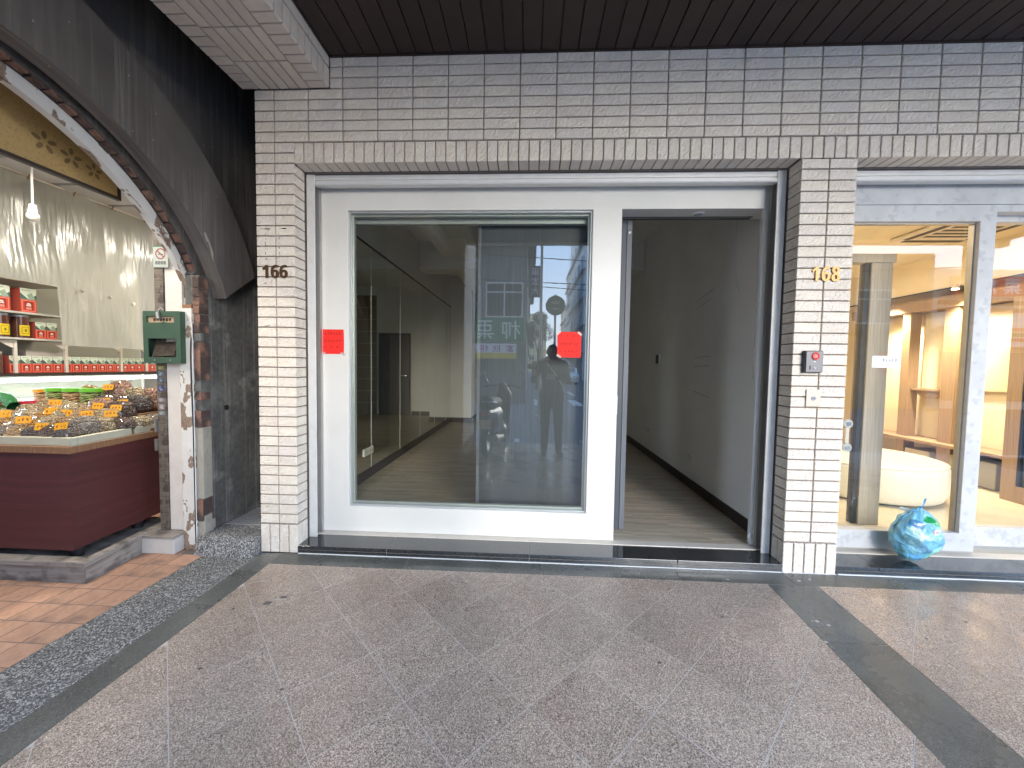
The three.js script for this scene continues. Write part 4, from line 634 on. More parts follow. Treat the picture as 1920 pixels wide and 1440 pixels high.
{ // white panel, steel post, block and plates beside the counter
  const p = thing('white_door_panel', 'white painted door panel standing between the steel post and the arch', 'panel', [-0.75, 0.12, -0.03]);
  part(p, 'board', bx(-0.817, -0.692, 0.126, 2.30, -0.09, -0.022, 0.003), std({ color: C(0.72, 0.66, 0.60), map: rep(X.tone, 2), roughness: 0.6 }));
  const s = thing('steel_post', 'scuffed grey steel post with stickers next to the counter', 'post', [-0.85, 0, -0.04]);
  part(s, 'post_body', bx(-0.884, -0.8185, 0.126, 2.75, -0.09, -0.012, 0.003), M.rusty);
  const cols = ['#94853c', '#5d6a70', '#3c5068', '#3f3f6c', '#857a80', '#8c7a76', '#767f80']; const r = rng(3);
  [1.285, 1.245, 1.20, 1.14, 1.06, 1.01, 0.965].forEach((y, i) => { const g = new THREE.BoxGeometry(0.045, 0.026 + 0.012 * (i % 2), 0.001); g.translate(-0.851, y, -0.0112); part(s, 'sticker', g, std({ map: canvasTex(64, 48, (c, w, h) => { c.fillStyle = cols[i]; c.fillRect(0, 0, w, h); c.fillStyle = 'rgba(245,245,240,0.8)'; for (let k = 0; k < 5; k++) c.fillRect(6 + r() * 20, 8 + k * 7, 10 + r() * 24, 3); }), roughness: 0.5 })); });
  part(s, 'hinge', [bx(-0.90, -0.884, 0.70, 0.78, -0.02, 0.0), bx(-0.897, -0.885, 0.83, 0.92, -0.015, 0.0)], M.steel);
  const pl = thing('smoking_ban_plate', 'small white ban sign with a red ring on the steel post', 'sign', [-0.83, 1.98, 0.0]);
  const g = new THREE.BoxGeometry(0.105, 0.15, 0.006); g.translate(-0.822, 2.055, -0.006);
  part(pl, 'plate', uvPlane(g), std({ map: canvasTex(160, 224, (c, w, h) => { c.fillStyle = '#a9b0a8'; c.fillRect(0, 0, w, h); c.fillStyle = '#2c5a40'; c.fillRect(0, 0, w, 16); c.strokeStyle = '#8e2a30'; c.lineWidth = 12; c.beginPath(); c.arc(w / 2, 86, 50, 0, 7); c.stroke(); c.beginPath(); c.moveTo(w / 2 - 36, 52); c.lineTo(w / 2 + 36, 122); c.stroke(); c.strokeStyle = '#333'; c.lineWidth = 8; c.beginPath(); c.moveTo(50, 90); c.lineTo(112, 90); c.stroke(); c.lineWidth = 5; for (let i = 0; i < 4; i++) { const x = 24 + i * 30; c.strokeRect(x, 165, 20, 26); c.beginPath(); c.moveTo(x, 178); c.lineTo(x + 20, 178); c.moveTo(x + 10, 160); c.lineTo(x + 10, 195); c.stroke(); } }), roughness: 0.5 }));
  const b = thing('white_block', 'white glazed block at the foot of the white door panel', 'block', [-0.79, 0, 0]);
  part(b, 'block_body', bx(-0.925, -0.692, 0.0, 0.105, -0.12, 0.085, 0.004), std({ color: C(0.62, 0.59, 0.55), map: rep(X.tone, 3), roughness: 0.45 }));
  part(b, 'cap', bx(-0.93, -0.692, 0.106, 0.125, -0.12, 0.09, 0.003), M.weather);
  const m = thing('green_mailbox', 'green metal letterbox hung on the white door panel with a rusty flap', 'letterbox', [-0.72, 1.31, 0.05]);
  const gm = std({ color: C(0.055, 0.105, 0.066), roughness: 0.6, metalness: 0.2, map: rep(X.tone, 4) });
  part(m, 'box_front', prismZ([[-0.852, 1.32], [-0.846, 1.314], [-0.591, 1.314], [-0.585, 1.32], [-0.585, 1.663], [-0.592, 1.669], [-0.845, 1.669], [-0.852, 1.663]], 0.09, 0.10, 0.001, [[[-0.818, 1.355], [-0.818, 1.482], [-0.62, 1.482], [-0.62, 1.355]], [[-0.825, 1.592], [-0.825, 1.632], [-0.63, 1.632], [-0.63, 1.592]]]), gm);
  part(m, 'box_sides', [bx(-0.852, -0.848, 1.314, 1.669, 0.013, 0.0895), bx(-0.589, -0.585, 1.314, 1.669, 0.013, 0.0895), bx(-0.848, -0.589, 1.664, 1.669, 0.013, 0.0895), bx(-0.848, -0.589, 1.314, 1.319, 0.013, 0.0895)], gm);
  part(m, 'box_back', bx(-0.848, -0.589, 1.319, 1.664, 0.0135, 0.02), M.black);
  part(m, 'label_strip', bx(-0.825, -0.63, 1.592, 1.632, 0.086, 0.089), std({ color: C(0.45, 0.32, 0.19) }));
  part(m, 'label_text', Array.from({ length: 6 }, (_, i) => bx(-0.785 + i * 0.022, -0.769 + i * 0.022, 1.60 + 0.004 * (i % 2), 1.622, 0.0888, 0.0895)), M.skirt);
  const fl = bx(-0.10, 0.06, -0.055, 0.05, -0.002, 0.002); fl.rotateX(-0.35); fl.rotateZ(0.06); fl.translate(-0.70, 1.415, 0.075); part(m, 'flap', fl, std({ color: C(0.16, 0.135, 0.11), metalness: 0.4, roughness: 0.6, map: rep(X.weather, 4) }));
  part(m, 'screw', [disc(-0.77, 1.335, 0.101, 0.006, 0.004), disc(-0.66, 1.335, 0.101, 0.006, 0.004)], M.steel);
  part(m, 'padlock', [rod([-0.735, 1.66, 0.108], [-0.725, 1.615, 0.112], 0.012, 0.014, 8), tube([[-0.735, 1.655, 0.108], [-0.725, 1.69, 0.10], [-0.70, 1.675, 0.10]], 0.003, 10, 5)], M.steel);
  m.position.x -= 0.055; m.position.z -= 0.048; m.position.y += 0.004;
}
function uvPlane(g) { g.computeBoundingBox(); const b = g.boundingBox, p = g.attributes.position, uv = new Float32Array(p.count * 2); for (let i = 0; i < p.count; i++) { uv[i * 2] = (p.getX(i) - b.min.x) / (b.max.x - b.min.x); uv[i * 2 + 1] = (p.getY(i) - b.min.y) / (b.max.y - b.min.y); } g.setAttribute('uv', new THREE.BufferAttribute(uv, 2)); return g; }
function uvSide(g, z0, z1, y0, y1) { const p = g.attributes.position, uv = new Float32Array(p.count * 2); for (let i = 0; i < p.count; i++) { uv[i * 2] = (z1 - p.getZ(i)) / (z1 - z0); uv[i * 2 + 1] = (p.getY(i) - y0) / (y1 - y0); } g.setAttribute('uv', new THREE.BufferAttribute(uv, 2)); return g; }
{ // hanging signboard with printed flowers, parallel to the arch
  const s = thing('wooden_signboard', 'tan wooden signboard with printed flowers hung inside the arch', 'signboard', [-0.9, 2.36, 1]);
  const tx = canvasTex(1024, 320, (c, w, h) => { const r = rng(6); c.fillStyle = '#c6a468'; c.fillRect(0, 0, w, h); for (let i = 0; i < 9000; i++) { c.fillStyle = `rgba(${r() > 0.5 ? '190,155,100' : '120,90,50'},0.16)`; c.fillRect(r() * w, r() * h, 2 + r() * 3, 2 + r() * 3); } const fl = (x, y, q) => { c.fillStyle = 'rgba(104,80,50,0.65)'; for (let k = 0; k < 5; k++) { const a = k / 5 * 6.283 - 1.57; c.beginPath(); c.ellipse(x + Math.cos(a) * q * 0.62, y + Math.sin(a) * q * 0.62, q * 0.36, q * 0.2, a, 0, 7); c.fill(); } }; fl(w - 66, 272, 24); fl(w - 124, 262, 28); fl(w - 186, 252, 30); c.strokeStyle = 'rgba(80,70,56,0.55)'; c.lineWidth = 14; c.lineCap = 'round'; for (const [x, y] of [[w - 330, 150], [w - 420, 140], [w - 560, 130], [w - 330, 40]]) { c.beginPath(); c.moveTo(x, y); c.quadraticCurveTo(x + 26, y + 40, x - 8, y + 90); c.stroke(); } });
  part(s, 'board', uvSide(bx(-0.925, -0.905, 2.375, 3.0, 0.19, 2.2), 0.19 - 0, 2.2, 2.375, 3.0), (() => { const m = std({ map: tx, roughness: 0.7 }); return m; })());
  part(s, 'frame_rail', [bx(-0.93, -0.90, 2.355, 2.374, 0.172, 2.2), bx(-0.93, -0.90, 2.375, 3.0, 0.172, 0.189)], std({ color: C(0.055, 0.035, 0.028), roughness: 0.6 }));
}
{ // counter and plinth
  const pl = thing('counter_plinth', 'weathered wooden plinth board under the maroon counter', 'plinth', [-2, 0, 0.2]);
  part(pl, 'front_board', prismY([[-0.883, 0.455], [-0.905, 0.43], [-3.4, 0.43], [-3.4, 0.455]], 0, 0.10), M.weather);
  part(pl, 'side_board', prismY([[-0.8828, 0.454], [-0.93, 0.05], [-0.955, 0.05], [-0.907, 0.43]], 0, 0.0995), M.weather);
  part(pl, 'cap_board', [prismY([[-0.868, 0.472], [-0.93, 0.40], [-3.4, 0.40], [-3.4, 0.472]], 0.1005, 0.135, 0.006), prismY([[-0.8675, 0.471], [-0.92, 0.045], [-0.985, 0.045], [-0.931, 0.3995]], 0.1008, 0.1345, 0.006)], M.weather);
  part(pl, 'filler', prismY([[-0.94, 0.41], [-0.97, -0.3], [-3.4, -0.3], [-3.4, 0.41]], 0, 0.095), M.weather);
  const c = thing('snack_counter', 'maroon wooden snack counter with an orange edged top', 'counter', [-2, 0.1, 0]);
  const foot = (e) => [[-1.012 + e, 0.408 + e], [-1.105 + e, -0.50], [-3.3, -0.50], [-3.3, 0.408 + e]];
  part(c, 'front_panel', prismY([[-1.012, 0.408], [-1.02, 0.39], [-3.3, 0.39], [-3.3, 0.408]], 0.172, 0.765), M.maroon);
  part(c, 'side_panel', prismY([[-1.0121, 0.407], [-1.105, -0.50], [-1.123, -0.50], [-1.0202, 0.3895]], 0.1722, 0.765), M.maroon);
  part(c, 'edge_band', prismY(foot(0.012), 0.766, 0.812, 0.004), M.oak);
  part(c, 'underside', prismY([[-1.03, 0.385], [-1.125, -0.49], [-3.3, -0.49], [-3.3, 0.385]], 0.174, 0.7655), M.maroon);
  for (const [x, z] of [[-1.09, 0.33], [-1.15, -0.1], [-2.2, 0.33]]) part(c, 'foot', rod([x, 0.1, z], [x, 0.175, z], 0.03, 0.035, 14), M.black);
  // cream tray blocks standing round the rim
  const blk = std({ color: C(0.60, 0.56, 0.42), roughness: 0.6, map: rep(X.tone, 4) });
  for (const [x0, x1] of [[-1.47, -1.005], [-1.96, -1.50], [-2.45, -1.99]]) part(c, 'rim_block', bx(x0, x1, 0.8125, 0.862, 0.375, 0.407, 0.003), blk);
  for (const [z0, z1] of [[0.02, 0.372], [-0.36, -0.01]]) part(c, 'rim_block', (() => { const q = (z) => -1.005 - 0.1024 * (0.408 - z) / 1; return prismY([[q(z1), z1], [q(z0), z0], [q(z0) - 0.03, z0], [q(z1) - 0.03, z1]], 0.8125, 0.862, 0.003); })(), blk);
  part(c, 'acrylic_corner', bx(-1.01, -1.008, 0.815, 0.925, 0.404, 0.409), M.clearGlass);
  part(c, 'tray_step', [bx(-3.2, -1.06, 0.8125, 0.835, -0.45, 0.36), bx(-3.2, -1.10, 0.836, 0.895, -0.45, 0.06), bx(-3.2, -1.14, 0.896, 0.94, -0.45, -0.14)], M.oak);
}
{ // snack bags and price cards on the counter
  const r = rng(91);
  const bagGeo = [0, 1, 2, 3].map((s) => { const n = 14, g = new THREE.SphereGeometry(1, 26, 18), p = g.attributes.position; for (let i = 0; i < p.count; i++) { let x = p.getX(i), y = p.getY(i), z = p.getZ(i); const sq = (t) => Math.sign(t) * Math.pow(Math.abs(t), 0.55); const k = 1 + 0.16 * (vnoise(x * 3 + 9, z * 3 + y * 2 + 9, 99, 99, s + 5) - 0.5) + 0.10 * (vnoise(x * 7 + 9, z * 7 + y * 5 + 9, 99, 99, s + 15) - 0.5); p.setXYZ(i, sq(x) * k * 0.5, y > 0 ? y * k * 0.62 : y * 0.38, sq(z) * k * 0.5); } g.translate(0, 0.38, 0); g.computeVertexNormals(); return uvBox(mergeVertices(g)); });
  bagGeo.forEach((g) => g.computeVertexNormals());
  const bag = (c, sc = 0.42) => phys({ color: C(...c), map: rep(X.nuts, sc), bumpMap: rep(X.nutb, sc), bumpScale: 0.05, roughness: 0.5, clearcoat: 0.8, clearcoatRoughness: 0.08 });
  const nm = { tan: bag([1.0, 0.62, 0.30]), peanut: bag([1.0, 0.78, 0.48]), dark: bag([0.24, 0.19, 0.18]), choc: bag([0.30, 0.20, 0.17]), grey: bag([0.66, 0.56, 0.48]), green: bag([0.55, 0.70, 0.20]), orange: bag([0.98, 0.52, 0.14]), pink: bag([0.85, 0.48, 0.36]) };
  const words = { tan: 'tan coloured crackers', peanut: 'pale peanuts', dark: 'black seeds', choc: 'dark brown sweets', grey: 'greyish biscuits', green: 'green peas', orange: 'orange crisps', pink: 'reddish nuts' };
  const put3 = (k, x, y, z, w, h, d, ry, where) => { const o = fix(new THREE.Mesh(bagGeo[Math.floor(r() * 4)], nm[k])); o.name = numbered('snack_bag'); o.position.set(x, y, z); o.scale.set(w, h, d); o.rotation.y = ry; o.userData = { label: `clear bag of ${words[k]} ${where}`, category: 'snack bag', group: `bags of ${words[k]} ${where}` }; scene.add(o); };
  const row = (z, y, x0, kinds, w, h, d, where) => { let x = x0; for (const k of kinds) { put3(k, x - w / 2, y, z + (r() - 0.5) * 0.02, w * 1.0, h * (0.85 + 0.3 * r()), d, (r() - 0.5) * 0.3, where); x -= w * 0.93; } };
  row(0.335, 0.836, -1.05, ['dark', 'choc', 'dark', 'tan', 'grey', 'tan', 'pink', 'grey', 'tan', 'orange', 'grey', 'tan'], 0.115, 0.085, 0.11, 'in the front row of the counter');
  row(0.235, 0.836, -1.06, ['grey', 'tan', 'peanut', 'orange', 'tan', 'orange', 'peanut', 'pink', 'orange', 'peanut', 'tan'], 0.125, 0.115, 0.12, 'in the second row of the counter');
  row(0.13, 0.836, -1.075, ['peanut', 'tan', 'peanut', 'orange', 'peanut', 'tan', 'orange', 'peanut', 'tan'], 0.14, 0.135, 0.12, 'in the third row of the counter');
  for (let i = 0; i < 4; i++) put3(['choc', 'peanut', 'grey', 'peanut'][i], -1.095 - i * 0.012, 0.836, 0.03 - i * 0.125, 0.105, 0.095, 0.12, 0.1, 'along the short side of the counter');
  row(0.015, 0.896, -1.16, ['peanut', 'tan', 'peanut', 'tan', 'peanut', 'peanut', 'green', 'tan'], 0.15, 0.105, 0.13, 'on the first step of the counter');
  row(-0.09, 0.896, -1.17, ['choc', 'pink', 'peanut', 'peanut', 'tan', 'orange'], 0.15, 0.14, 0.12, 'in the back row of the first step');
  row(-0.21, 0.9405, -1.16, ['dark', 'choc', 'dark'], 0.14, 0.135, 0.13, 'on the top step of the counter');
  row(-0.34, 0.9405, -1.16, ['pink', 'peanut', 'pink', 'pink', 'tan'], 0.15, 0.2, 0.14, 'at the back of the top step');
  // tubs with bright lids
  const lid = (c) => std({ color: C(...c), roughness: 0.35 });
  let i = 0;
  for (const [x, z, h, col, name] of [[-1.62, -0.22, 0.15, [0.18, 0.55, 0.03], 'green'], [-1.76, -0.22, 0.15, [0.18, 0.55, 0.03], 'green'], [-1.90, -0.22, 0.15, [0.18, 0.55, 0.03], 'green'], [-1.92, -0.06, 0.11, [0.60, 0.03, 0.05], 'red'], [-2.05, -0.06, 0.11, [0.60, 0.03, 0.05], 'red'], [-2.02, -0.24, 0.14, [0.75, 0.33, 0.02], 'orange']]) {
    const y0 = 0.9405, t = thing('snack_tub', `clear tub of nuts with a ${name} lid on the counter`, 'tub', [x, z > -0.14 ? 0.896 : y0, z], `${name} lidded tubs`); const b = z > -0.14 ? 0.896 : y0;
    part(t, 'tub_body', rod([x, b, z], [x, b + h, z], 0.058, 0.064, 20), i % 2 ? nm.tan : nm.green); part(t, 'lid', disc(x, b + h + 0.012, z, 0.068, 0.026, 'y', 24), lid(col)); i++;
  }
  const gb = (() => { const g = tube([[-2.35, 0.99, 0.07], [-2.15, 1.045, 0.04], [-1.98, 1.06, 0.03], [-1.86, 1.0, 0.06]], 0.035, 30, 9); return g; })();
  single('green_net_bag', 'twisted green net bag lying across the snack bags', 'net bag', gb, phys({ color: C(0.03, 0.28, 0.06), roughness: 0.35, bumpMap: rep(X.crease, 8), bumpScale: 0.02 }));
  const cards = [[-1.12, 0.335, 0.93, 0.0], [-1.245, 0.335, 0.925, 0.1], [-1.40, 0.31, 0.96, 0.5], [-1.62, 0.25, 0.985, 0.6], [-1.22, 0.115, 0.975, 0.2], [-1.36, 0.12, 0.98, -0.1], [-1.48, 0.11, 0.99, 0.2], [-1.30, -0.02, 1.015, 0.0], [-1.24, -0.13, 1.03, 0.1], [-1.38, -0.13, 1.04, 0.0], [-1.20, -0.05, 1.00, 0.1], [-1.52, -0.28, 1.13, 0.1], [-1.62, -0.02, 1.03, 0.3], [-1.15, 0.03, 0.97, 0.5]];
  const ct = [0, 1, 2].map((s) => canvasTex(96, 64, (c, w, h) => { c.fillStyle = '#e8a013'; c.fillRect(0, 0, w, h); c.strokeStyle = '#7a2a10'; c.lineWidth = 4; const q = rng(40 + s); for (let k = 0; k < 3; k++) for (let n = 0; n < 4; n++) { const x = 14 + k * 26; c.beginPath(); c.moveTo(x + q() * 18, 16 + q() * 32); c.lineTo(x + q() * 18, 16 + q() * 32); c.stroke(); } }));
  cards.forEach(([x, z, y, a], k) => { const g = new THREE.BoxGeometry(0.062, 0.045, 0.0015); uvPlane(g); g.rotateX(-0.35); g.rotateZ((r() - 0.5) * 0.2); g.rotateY(a + 0.35); g.translate(x, y - 0.005, z + 0.03); single('price_card', 'orange yellow price card with red handwriting stuck among the snack bags', 'price card', g, std({ map: ct[k % 3], roughness: 0.6 }), 'price cards'); });
}
{ // shelving with boxes behind the counter, seen side on; it stands along the left of the shop
  const s = thing('snack_shelf', 'tall pale shelf with brackets behind the snack counter', 'shelf', [-2.45, 0, -0.5]);
  const sh = std({ color: C(0.48, 0.46, 0.40), roughness: 0.6 });
  part(s, 'shelf_board', bx(-2.62, -2.23, 1.196, 1.221, -1.5, 0.6), M.skirt); part(s, 'shelf_board', bx(-2.62, -2.26, 1.485, 1.50, -0.62, 0.6), sh); part(s, 'shelf_board', bx(-2.62, -2.26, 1.69, 1.705, -0.62, 0.6), sh); part(s, 'shelf_board', bx(-2.62, -2.26, 1.945, 1.96, -0.62, 0.6), sh);
  for (const z of [-1.30, -1.05, -0.60, -0.27, 0.1]) { const u = part(s, 'upright', bx(-2.30, -2.285, 1.222, 1.48, z, z + 0.02), M.cream); part(u, 'bracket', prismX([[z, 1.479], [z + 0.1, 1.479], [z + 0.1, 1.465], [z + 0.03, 1.42], [z, 1.42]], -2.298, -2.288), M.cream); }
  part(s, 'back_board', bx(-2.66, -2.63, 1.0, 2.75, -1.55, 0.8), std({ color: C(0.42, 0.41, 0.34), roughness: 0.8 }));
  const box = canvasTex(128, 256, (c, w, h) => { c.fillStyle = '#c7402c'; c.fillRect(0, 0, w, h); c.fillStyle = '#cfd8c4'; c.fillRect(0, 0, w, 118); c.fillStyle = '#3e5c54'; c.beginPath(); c.moveTo(0, 50); c.lineTo(60, 110); c.lineTo(128, 60); c.lineTo(128, 116); c.lineTo(0, 116); c.fill(); c.fillStyle = '#8fa48c'; c.beginPath(); c.moveTo(50, 70); c.lineTo(90, 40); c.lineTo(120, 110); c.lineTo(70, 116); c.fill(); c.strokeStyle = '#6d7a68'; c.lineWidth = 5; c.beginPath(); c.moveTo(12, 22); c.lineTo(80, 22); c.stroke(); c.strokeStyle = '#e88a70'; c.lineWidth = 6; c.strokeRect(12, 130, w - 24, h - 146); c.fillStyle = '#8c1c14'; c.fillRect(30, 140, w - 60, h - 168); c.fillStyle = '#f3d9cc'; c.beginPath(); c.arc(w / 2, 172, 18, Math.PI, 0); c.fill(); c.fillRect(w / 2 - 20, 176, 40, 12); c.fillStyle = '#d98a78'; c.fillRect(42, 200, w - 84, 24); });
  const face = std({ map: box, roughness: 0.45 }), side = std({ color: C(0.48, 0.09, 0.06), roughness: 0.5 });
  const carton = (z, y, w, h, label, group, pale) => { const t = thing('snack_carton', label, 'carton', [-2.33, y, z], group); part(t, 'carton_body', bx(-2.40, -2.3005, y, y + h, z - w / 2, z + w / 2), pale || side); const g = new THREE.PlaneGeometry(w, h); g.rotateY(Math.PI / 2); g.translate(-2.299, y + h / 2, z); part(t, 'printed_face', g, face); };
  for (let i = 0; i < 17; i++) carton(-0.262 - i * 0.0685, 1.2225, 0.066, 0.135, 'small red and white carton in the long row on the dark shelf', 'cartons lined up on the dark shelf');
  carton(-0.43, 1.5015, 0.07, 0.135, 'red and white carton next to the yellow labelled jars', 'cartons beside the jars'); carton(-0.503, 1.5015, 0.07, 0.135, 'red and white carton next to the yellow labelled jars', 'cartons beside the jars');
  for (const z of [-0.20, -0.36]) carton(z, 1.7065, 0.10, 0.19, 'larger carton on the upper shelf behind the plastic sheet', 'cartons on the upper shelf');
  const yl = std({ map: canvasTex(64, 64, (c) => { c.fillStyle = '#d9b80c'; c.fillRect(0, 0, 64, 64); c.strokeStyle = '#8a7408'; c.lineWidth = 3; c.strokeRect(12, 12, 40, 40); c.fillStyle = '#5a6a10'; c.fillRect(26, 24, 12, 16); }), roughness: 0.5 });
  const jar = (x, y, z, r0, h, label, lab) => { const t = thing('snack_jar', label, 'jar', [x, y, z], lab ? 'yellow labelled jars' : undefined); part(t, 'jar_body', rod([x, y, z], [x, y + h, z], r0, r0, 20), std({ color: C(0.13, 0.05, 0.035), map: rep(X.nuts, 3), roughness: 0.15 })); part(t, 'lid', disc(x, y + h + 0.008, z, r0 * 0.95, 0.016, 'y', 20), M.gasket); if (lab) { const g = new THREE.CylinderGeometry(r0 + 0.001, r0 + 0.001, h * 0.5, 14, 1, true, 0.9, 1.3); g.translate(x, y + h * 0.36, z); part(t, 'label', g, yl); } };
  jar(-2.34, 1.5005, -0.21, 0.05, 0.165, 'dark jar with a yellow label on the middle shelf', true); jar(-2.34, 1.5005, -0.33, 0.05, 0.165, 'dark jar with a yellow label on the middle shelf', true);
  jar(-2.34, 1.2215, -0.14, 0.07, 0.15, 'big dark jar at the end of the row of red cartons', false);
  single('paper_stack', 'white paper boxes stacked under the middle shelf', 'box', [bx(-2.5, -2.34, 1.2225, 1.40, -0.62, -0.36), bx(-2.5, -2.35, 1.2225, 1.33, -0.92, -0.75), bx(-2.5, -2.34, 1.2225, 1.29, -1.2, -1.07)], std({ color: C(0.45, 0.44, 0.38), roughness: 0.7 }));
}
{ // chilled white display under the shelf
  const d = thing('chilled_display', 'white lit display case under the row of red cartons', 'display case', [-2.5, 0, -0.5]);
  const wm = std({ color: C(0.74, 0.76, 0.76), roughness: 0.4 });
  part(d, 'case_back', bx(-2.9, -2.65, 0, 1.19, -1.6, 0.7), wm); part(d, 'case_base', bx(-2.65, -2.12, 0, 0.86, -1.6, 0.7), M.maroon); part(d, 'deck', bx(-2.65, -2.10, 0.862, 0.90, -1.6, 0.7, 0.006), wm);
  part(d, 'front_rail', bx(-2.118, -2.10, 0.905, 0.955, -1.6, 0.7, 0.004), wm);
  for (let i = 0; i < 7; i++) part(d, 'tray', bx(-2.6, -2.16, 0.902, 0.96 + 0.02 * (i % 2), -1.5 + i * 0.29, -1.24 + i * 0.29, 0.006), i % 3 === 1 ? std({ color: C(0.62, 0.66, 0.50), roughness: 0.5 }) : wm);
  const gp = new THREE.PlaneGeometry(2.3, 0.22); gp.rotateY(Math.PI / 2); gp.translate(-2.11, 1.06, -0.45); part(d, 'front_glass', gp, M.clearGlass);
  const cool = C(0.86, 0.95, 1.0); part(d, 'tube_lamp', rod([-2.27, 1.165, -1.5], [-2.27, 1.165, 0.55], 0.016, 0.016, 12), std({ color: C(0.9, 0.9, 0.9), emissive: cool, emissiveIntensity: 3 }));
  const l = new THREE.RectAreaLight(cool, 14, 0.05, 2.0); l.position.set(-2.27, 1.143, -0.47); l.rotation.x = -Math.PI / 2; scene.add(l);
}
{ // clear plastic sheet hung in front of the shelf
  const n = 60, m = 44, pos = [], uv = []; const P = (i, j) => { const z = mixv(0.55, -1.46, i / n), bot = z > -0.48 ? mixv(1.93, 1.99, clamp((z + 0.5) * 1)) : mixv(1.47, 1.44, i / n), y = mixv(bot, 2.755, j / m); const x = -2.20 + 0.022 * Math.sin(z * 9 + 1.2 * Math.sin(y * 3)) + 0.02 * (vnoise(z * 5 + 20, y * 3, 999, 999, 4) - 0.5) + 0.012 * (vnoise(z * 16 + 60, y * 5, 999, 999, 8) - 0.5); return [x, y, z]; };
  for (let i = 0; i < n; i++) for (let j = 0; j < m; j++) { const a = P(i, j), b = P(i + 1, j), c = P(i + 1, j + 1), d = P(i, j + 1); pos.push(...a, ...b, ...c, ...a, ...c, ...d); for (const q of [a, b, c, a, c, d]) uv.push(q[2], q[1]); }
  let g = new THREE.BufferGeometry(); g.setAttribute('position', new THREE.Float32BufferAttribute(pos, 3)); g.setAttribute('uv', new THREE.Float32BufferAttribute(uv, 2)); g = mergeVertices(g); g.computeVertexNormals();
  const t = thing('plastic_sheet', 'crumpled glossy plastic sheet hanging in front of the snack shelf', 'plastic sheet', [-2.2, 1.44, -0.5]);
  part(t, 'sheet', g, phys({ color: C(0.84, 0.84, 0.78), transmission: 0.7, thickness: 0, roughness: 0.22, ior: 1.75, bumpMap: rep(X.crease, 1.6, 0.35), bumpScale: 0.014, side: THREE.DoubleSide }));
  for (let i = 0; i < 4; i++) part(t, 'snap', disc(-2.165, 1.93 - 0.02 * i, -0.62 - i * 0.22, 0.014, 0.01, 'x', 14), M.chrome);
  part(t, 'hang_rail', rod([-2.19, 2.757, 0.55], [-2.19, 2.757, -1.46], 0.008), M.cream);
  for (let i = 0; i < 6; i++) part(t, 'hook', rod([-2.18, 2.73, 0.3 - i * 0.3], [-2.16, 2.77, 0.3 - i * 0.3], 0.006), M.oak);
}
{ // shop lamps
  const w = C(1.0, 0.93, 0.80);
  const t = thing('fluorescent_lamp', 'white fluorescent tube fitting behind the signboard', 'lamp', [-1.35, 2.6, 0.8]);
  part(t, 'housing', bx(-1.38, -1.30, 2.63, 2.67, 0.22, 1.42), M.white); part(t, 'tube_lamp', rod([-1.34, 2.61, 0.25], [-1.34, 2.61, 1.39], 0.014, 0.014, 10), std({ color: C(0.9, 0.9, 0.9), emissive: w, emissiveIntensity: 4 }));
  const l = new THREE.RectAreaLight(w, 46, 0.06, 1.15); l.position.set(-1.34, 2.59, 0.82); l.rotation.x = -Math.PI / 2; scene.add(l);
  const t2 = thing('fluorescent_lamp', 'added fluorescent tube fitting hidden behind the arch to light the snack shop', 'lamp', [-1.05, 2.7, -1.3]);  // added tube, kept out of view behind the arch, brightens sheet and snacks
  part(t2, 'housing', bx(-1.09, -1.01, 2.72, 2.758, -1.9, -0.8), M.white); part(t2, 'tube_lamp', rod([-1.05, 2.70, -1.87], [-1.05, 2.70, -0.83], 0.014, 0.014, 10), std({ color: C(0.9, 0.9, 0.9), emissive: w, emissiveIntensity: 4 }));
  const l2 = new THREE.RectAreaLight(w, 60, 0.06, 1.05); l2.position.set(-1.05, 2.68, -1.35); l2.rotation.x = -Math.PI / 2; scene.add(l2);
  const b = thing('hanging_bulb', 'bare bulb in a white socket hanging on a cord over the counter', 'lamp', [-1.62, 2.26, 0.09]);
  part(b, 'cord', tube([[-1.62, 2.76, 0.08], [-1.622, 2.6, 0.085], [-1.618, 2.45, 0.09], [-1.62, 2.36, 0.09]], 0.006, 16, 6), M.white);
  part(b, 'socket', rod([-1.62, 2.37, 0.09], [-1.62, 2.315, 0.09], 0.017, 0.024, 14), M.white);
  const bg = new THREE.SphereGeometry(0.032, 18, 14); bg.translate(-1.62, 2.293, 0.09); part(b, 'bulb', bg, std({ color: C(0.8, 0.78, 0.7), roughness: 0.2 }));
}
// ---------------------------------------------------------------- the street behind the camera, seen in the glass
{
  const k = structure('kerb', [2, -0.14, 3.7]); part(k, 'kerb_stone', Array.from({ length: 12 }, (_, i) => bx(-6 + i * 1.25, -6 + i * 1.25 + 1.245, -0.139, -0.002, 3.402, 3.56, 0.01)), std({ color: C(0.34, 0.335, 0.325), map: rep(X.tone, 2), roughness: 0.9 }));
  const mk = structure('road_markings', [3, -0.135, 6]); const wp = std({ color: C(0.70, 0.69, 0.66), map: rep(X.tone, 3), roughness: 0.8 });
  part(mk, 'edge_line', bx(-20, 30, -0.1395, -0.135, 3.9, 4.05), wp); part(mk, 'parking_line', [bx(1.45, 1.55, -0.1395, -0.135, 4.06, 4.6), bx(2.75, 2.85, -0.1395, -0.135, 4.06, 4.6), bx(4.05, 4.15, -0.1395, -0.135, 4.06, 4.6)], wp);
  part(mk, 'lane_dash', Array.from({ length: 8 }, (_, i) => bx(3.9, 4.1, -0.1395, -0.135, 9 + i * 8, 12 + i * 8)), wp);
  part(mk, 'crossing_bar', Array.from({ length: 7 }, (_, i) => bx(1.9 + i * 0.75, 2.3 + i * 0.75, -0.1395, -0.135, 11.5, 14)), wp);
}
const wallM = (c) => std({ color: C(...c), map: rep(X.plaster, 0.25), roughness: 0.9 });
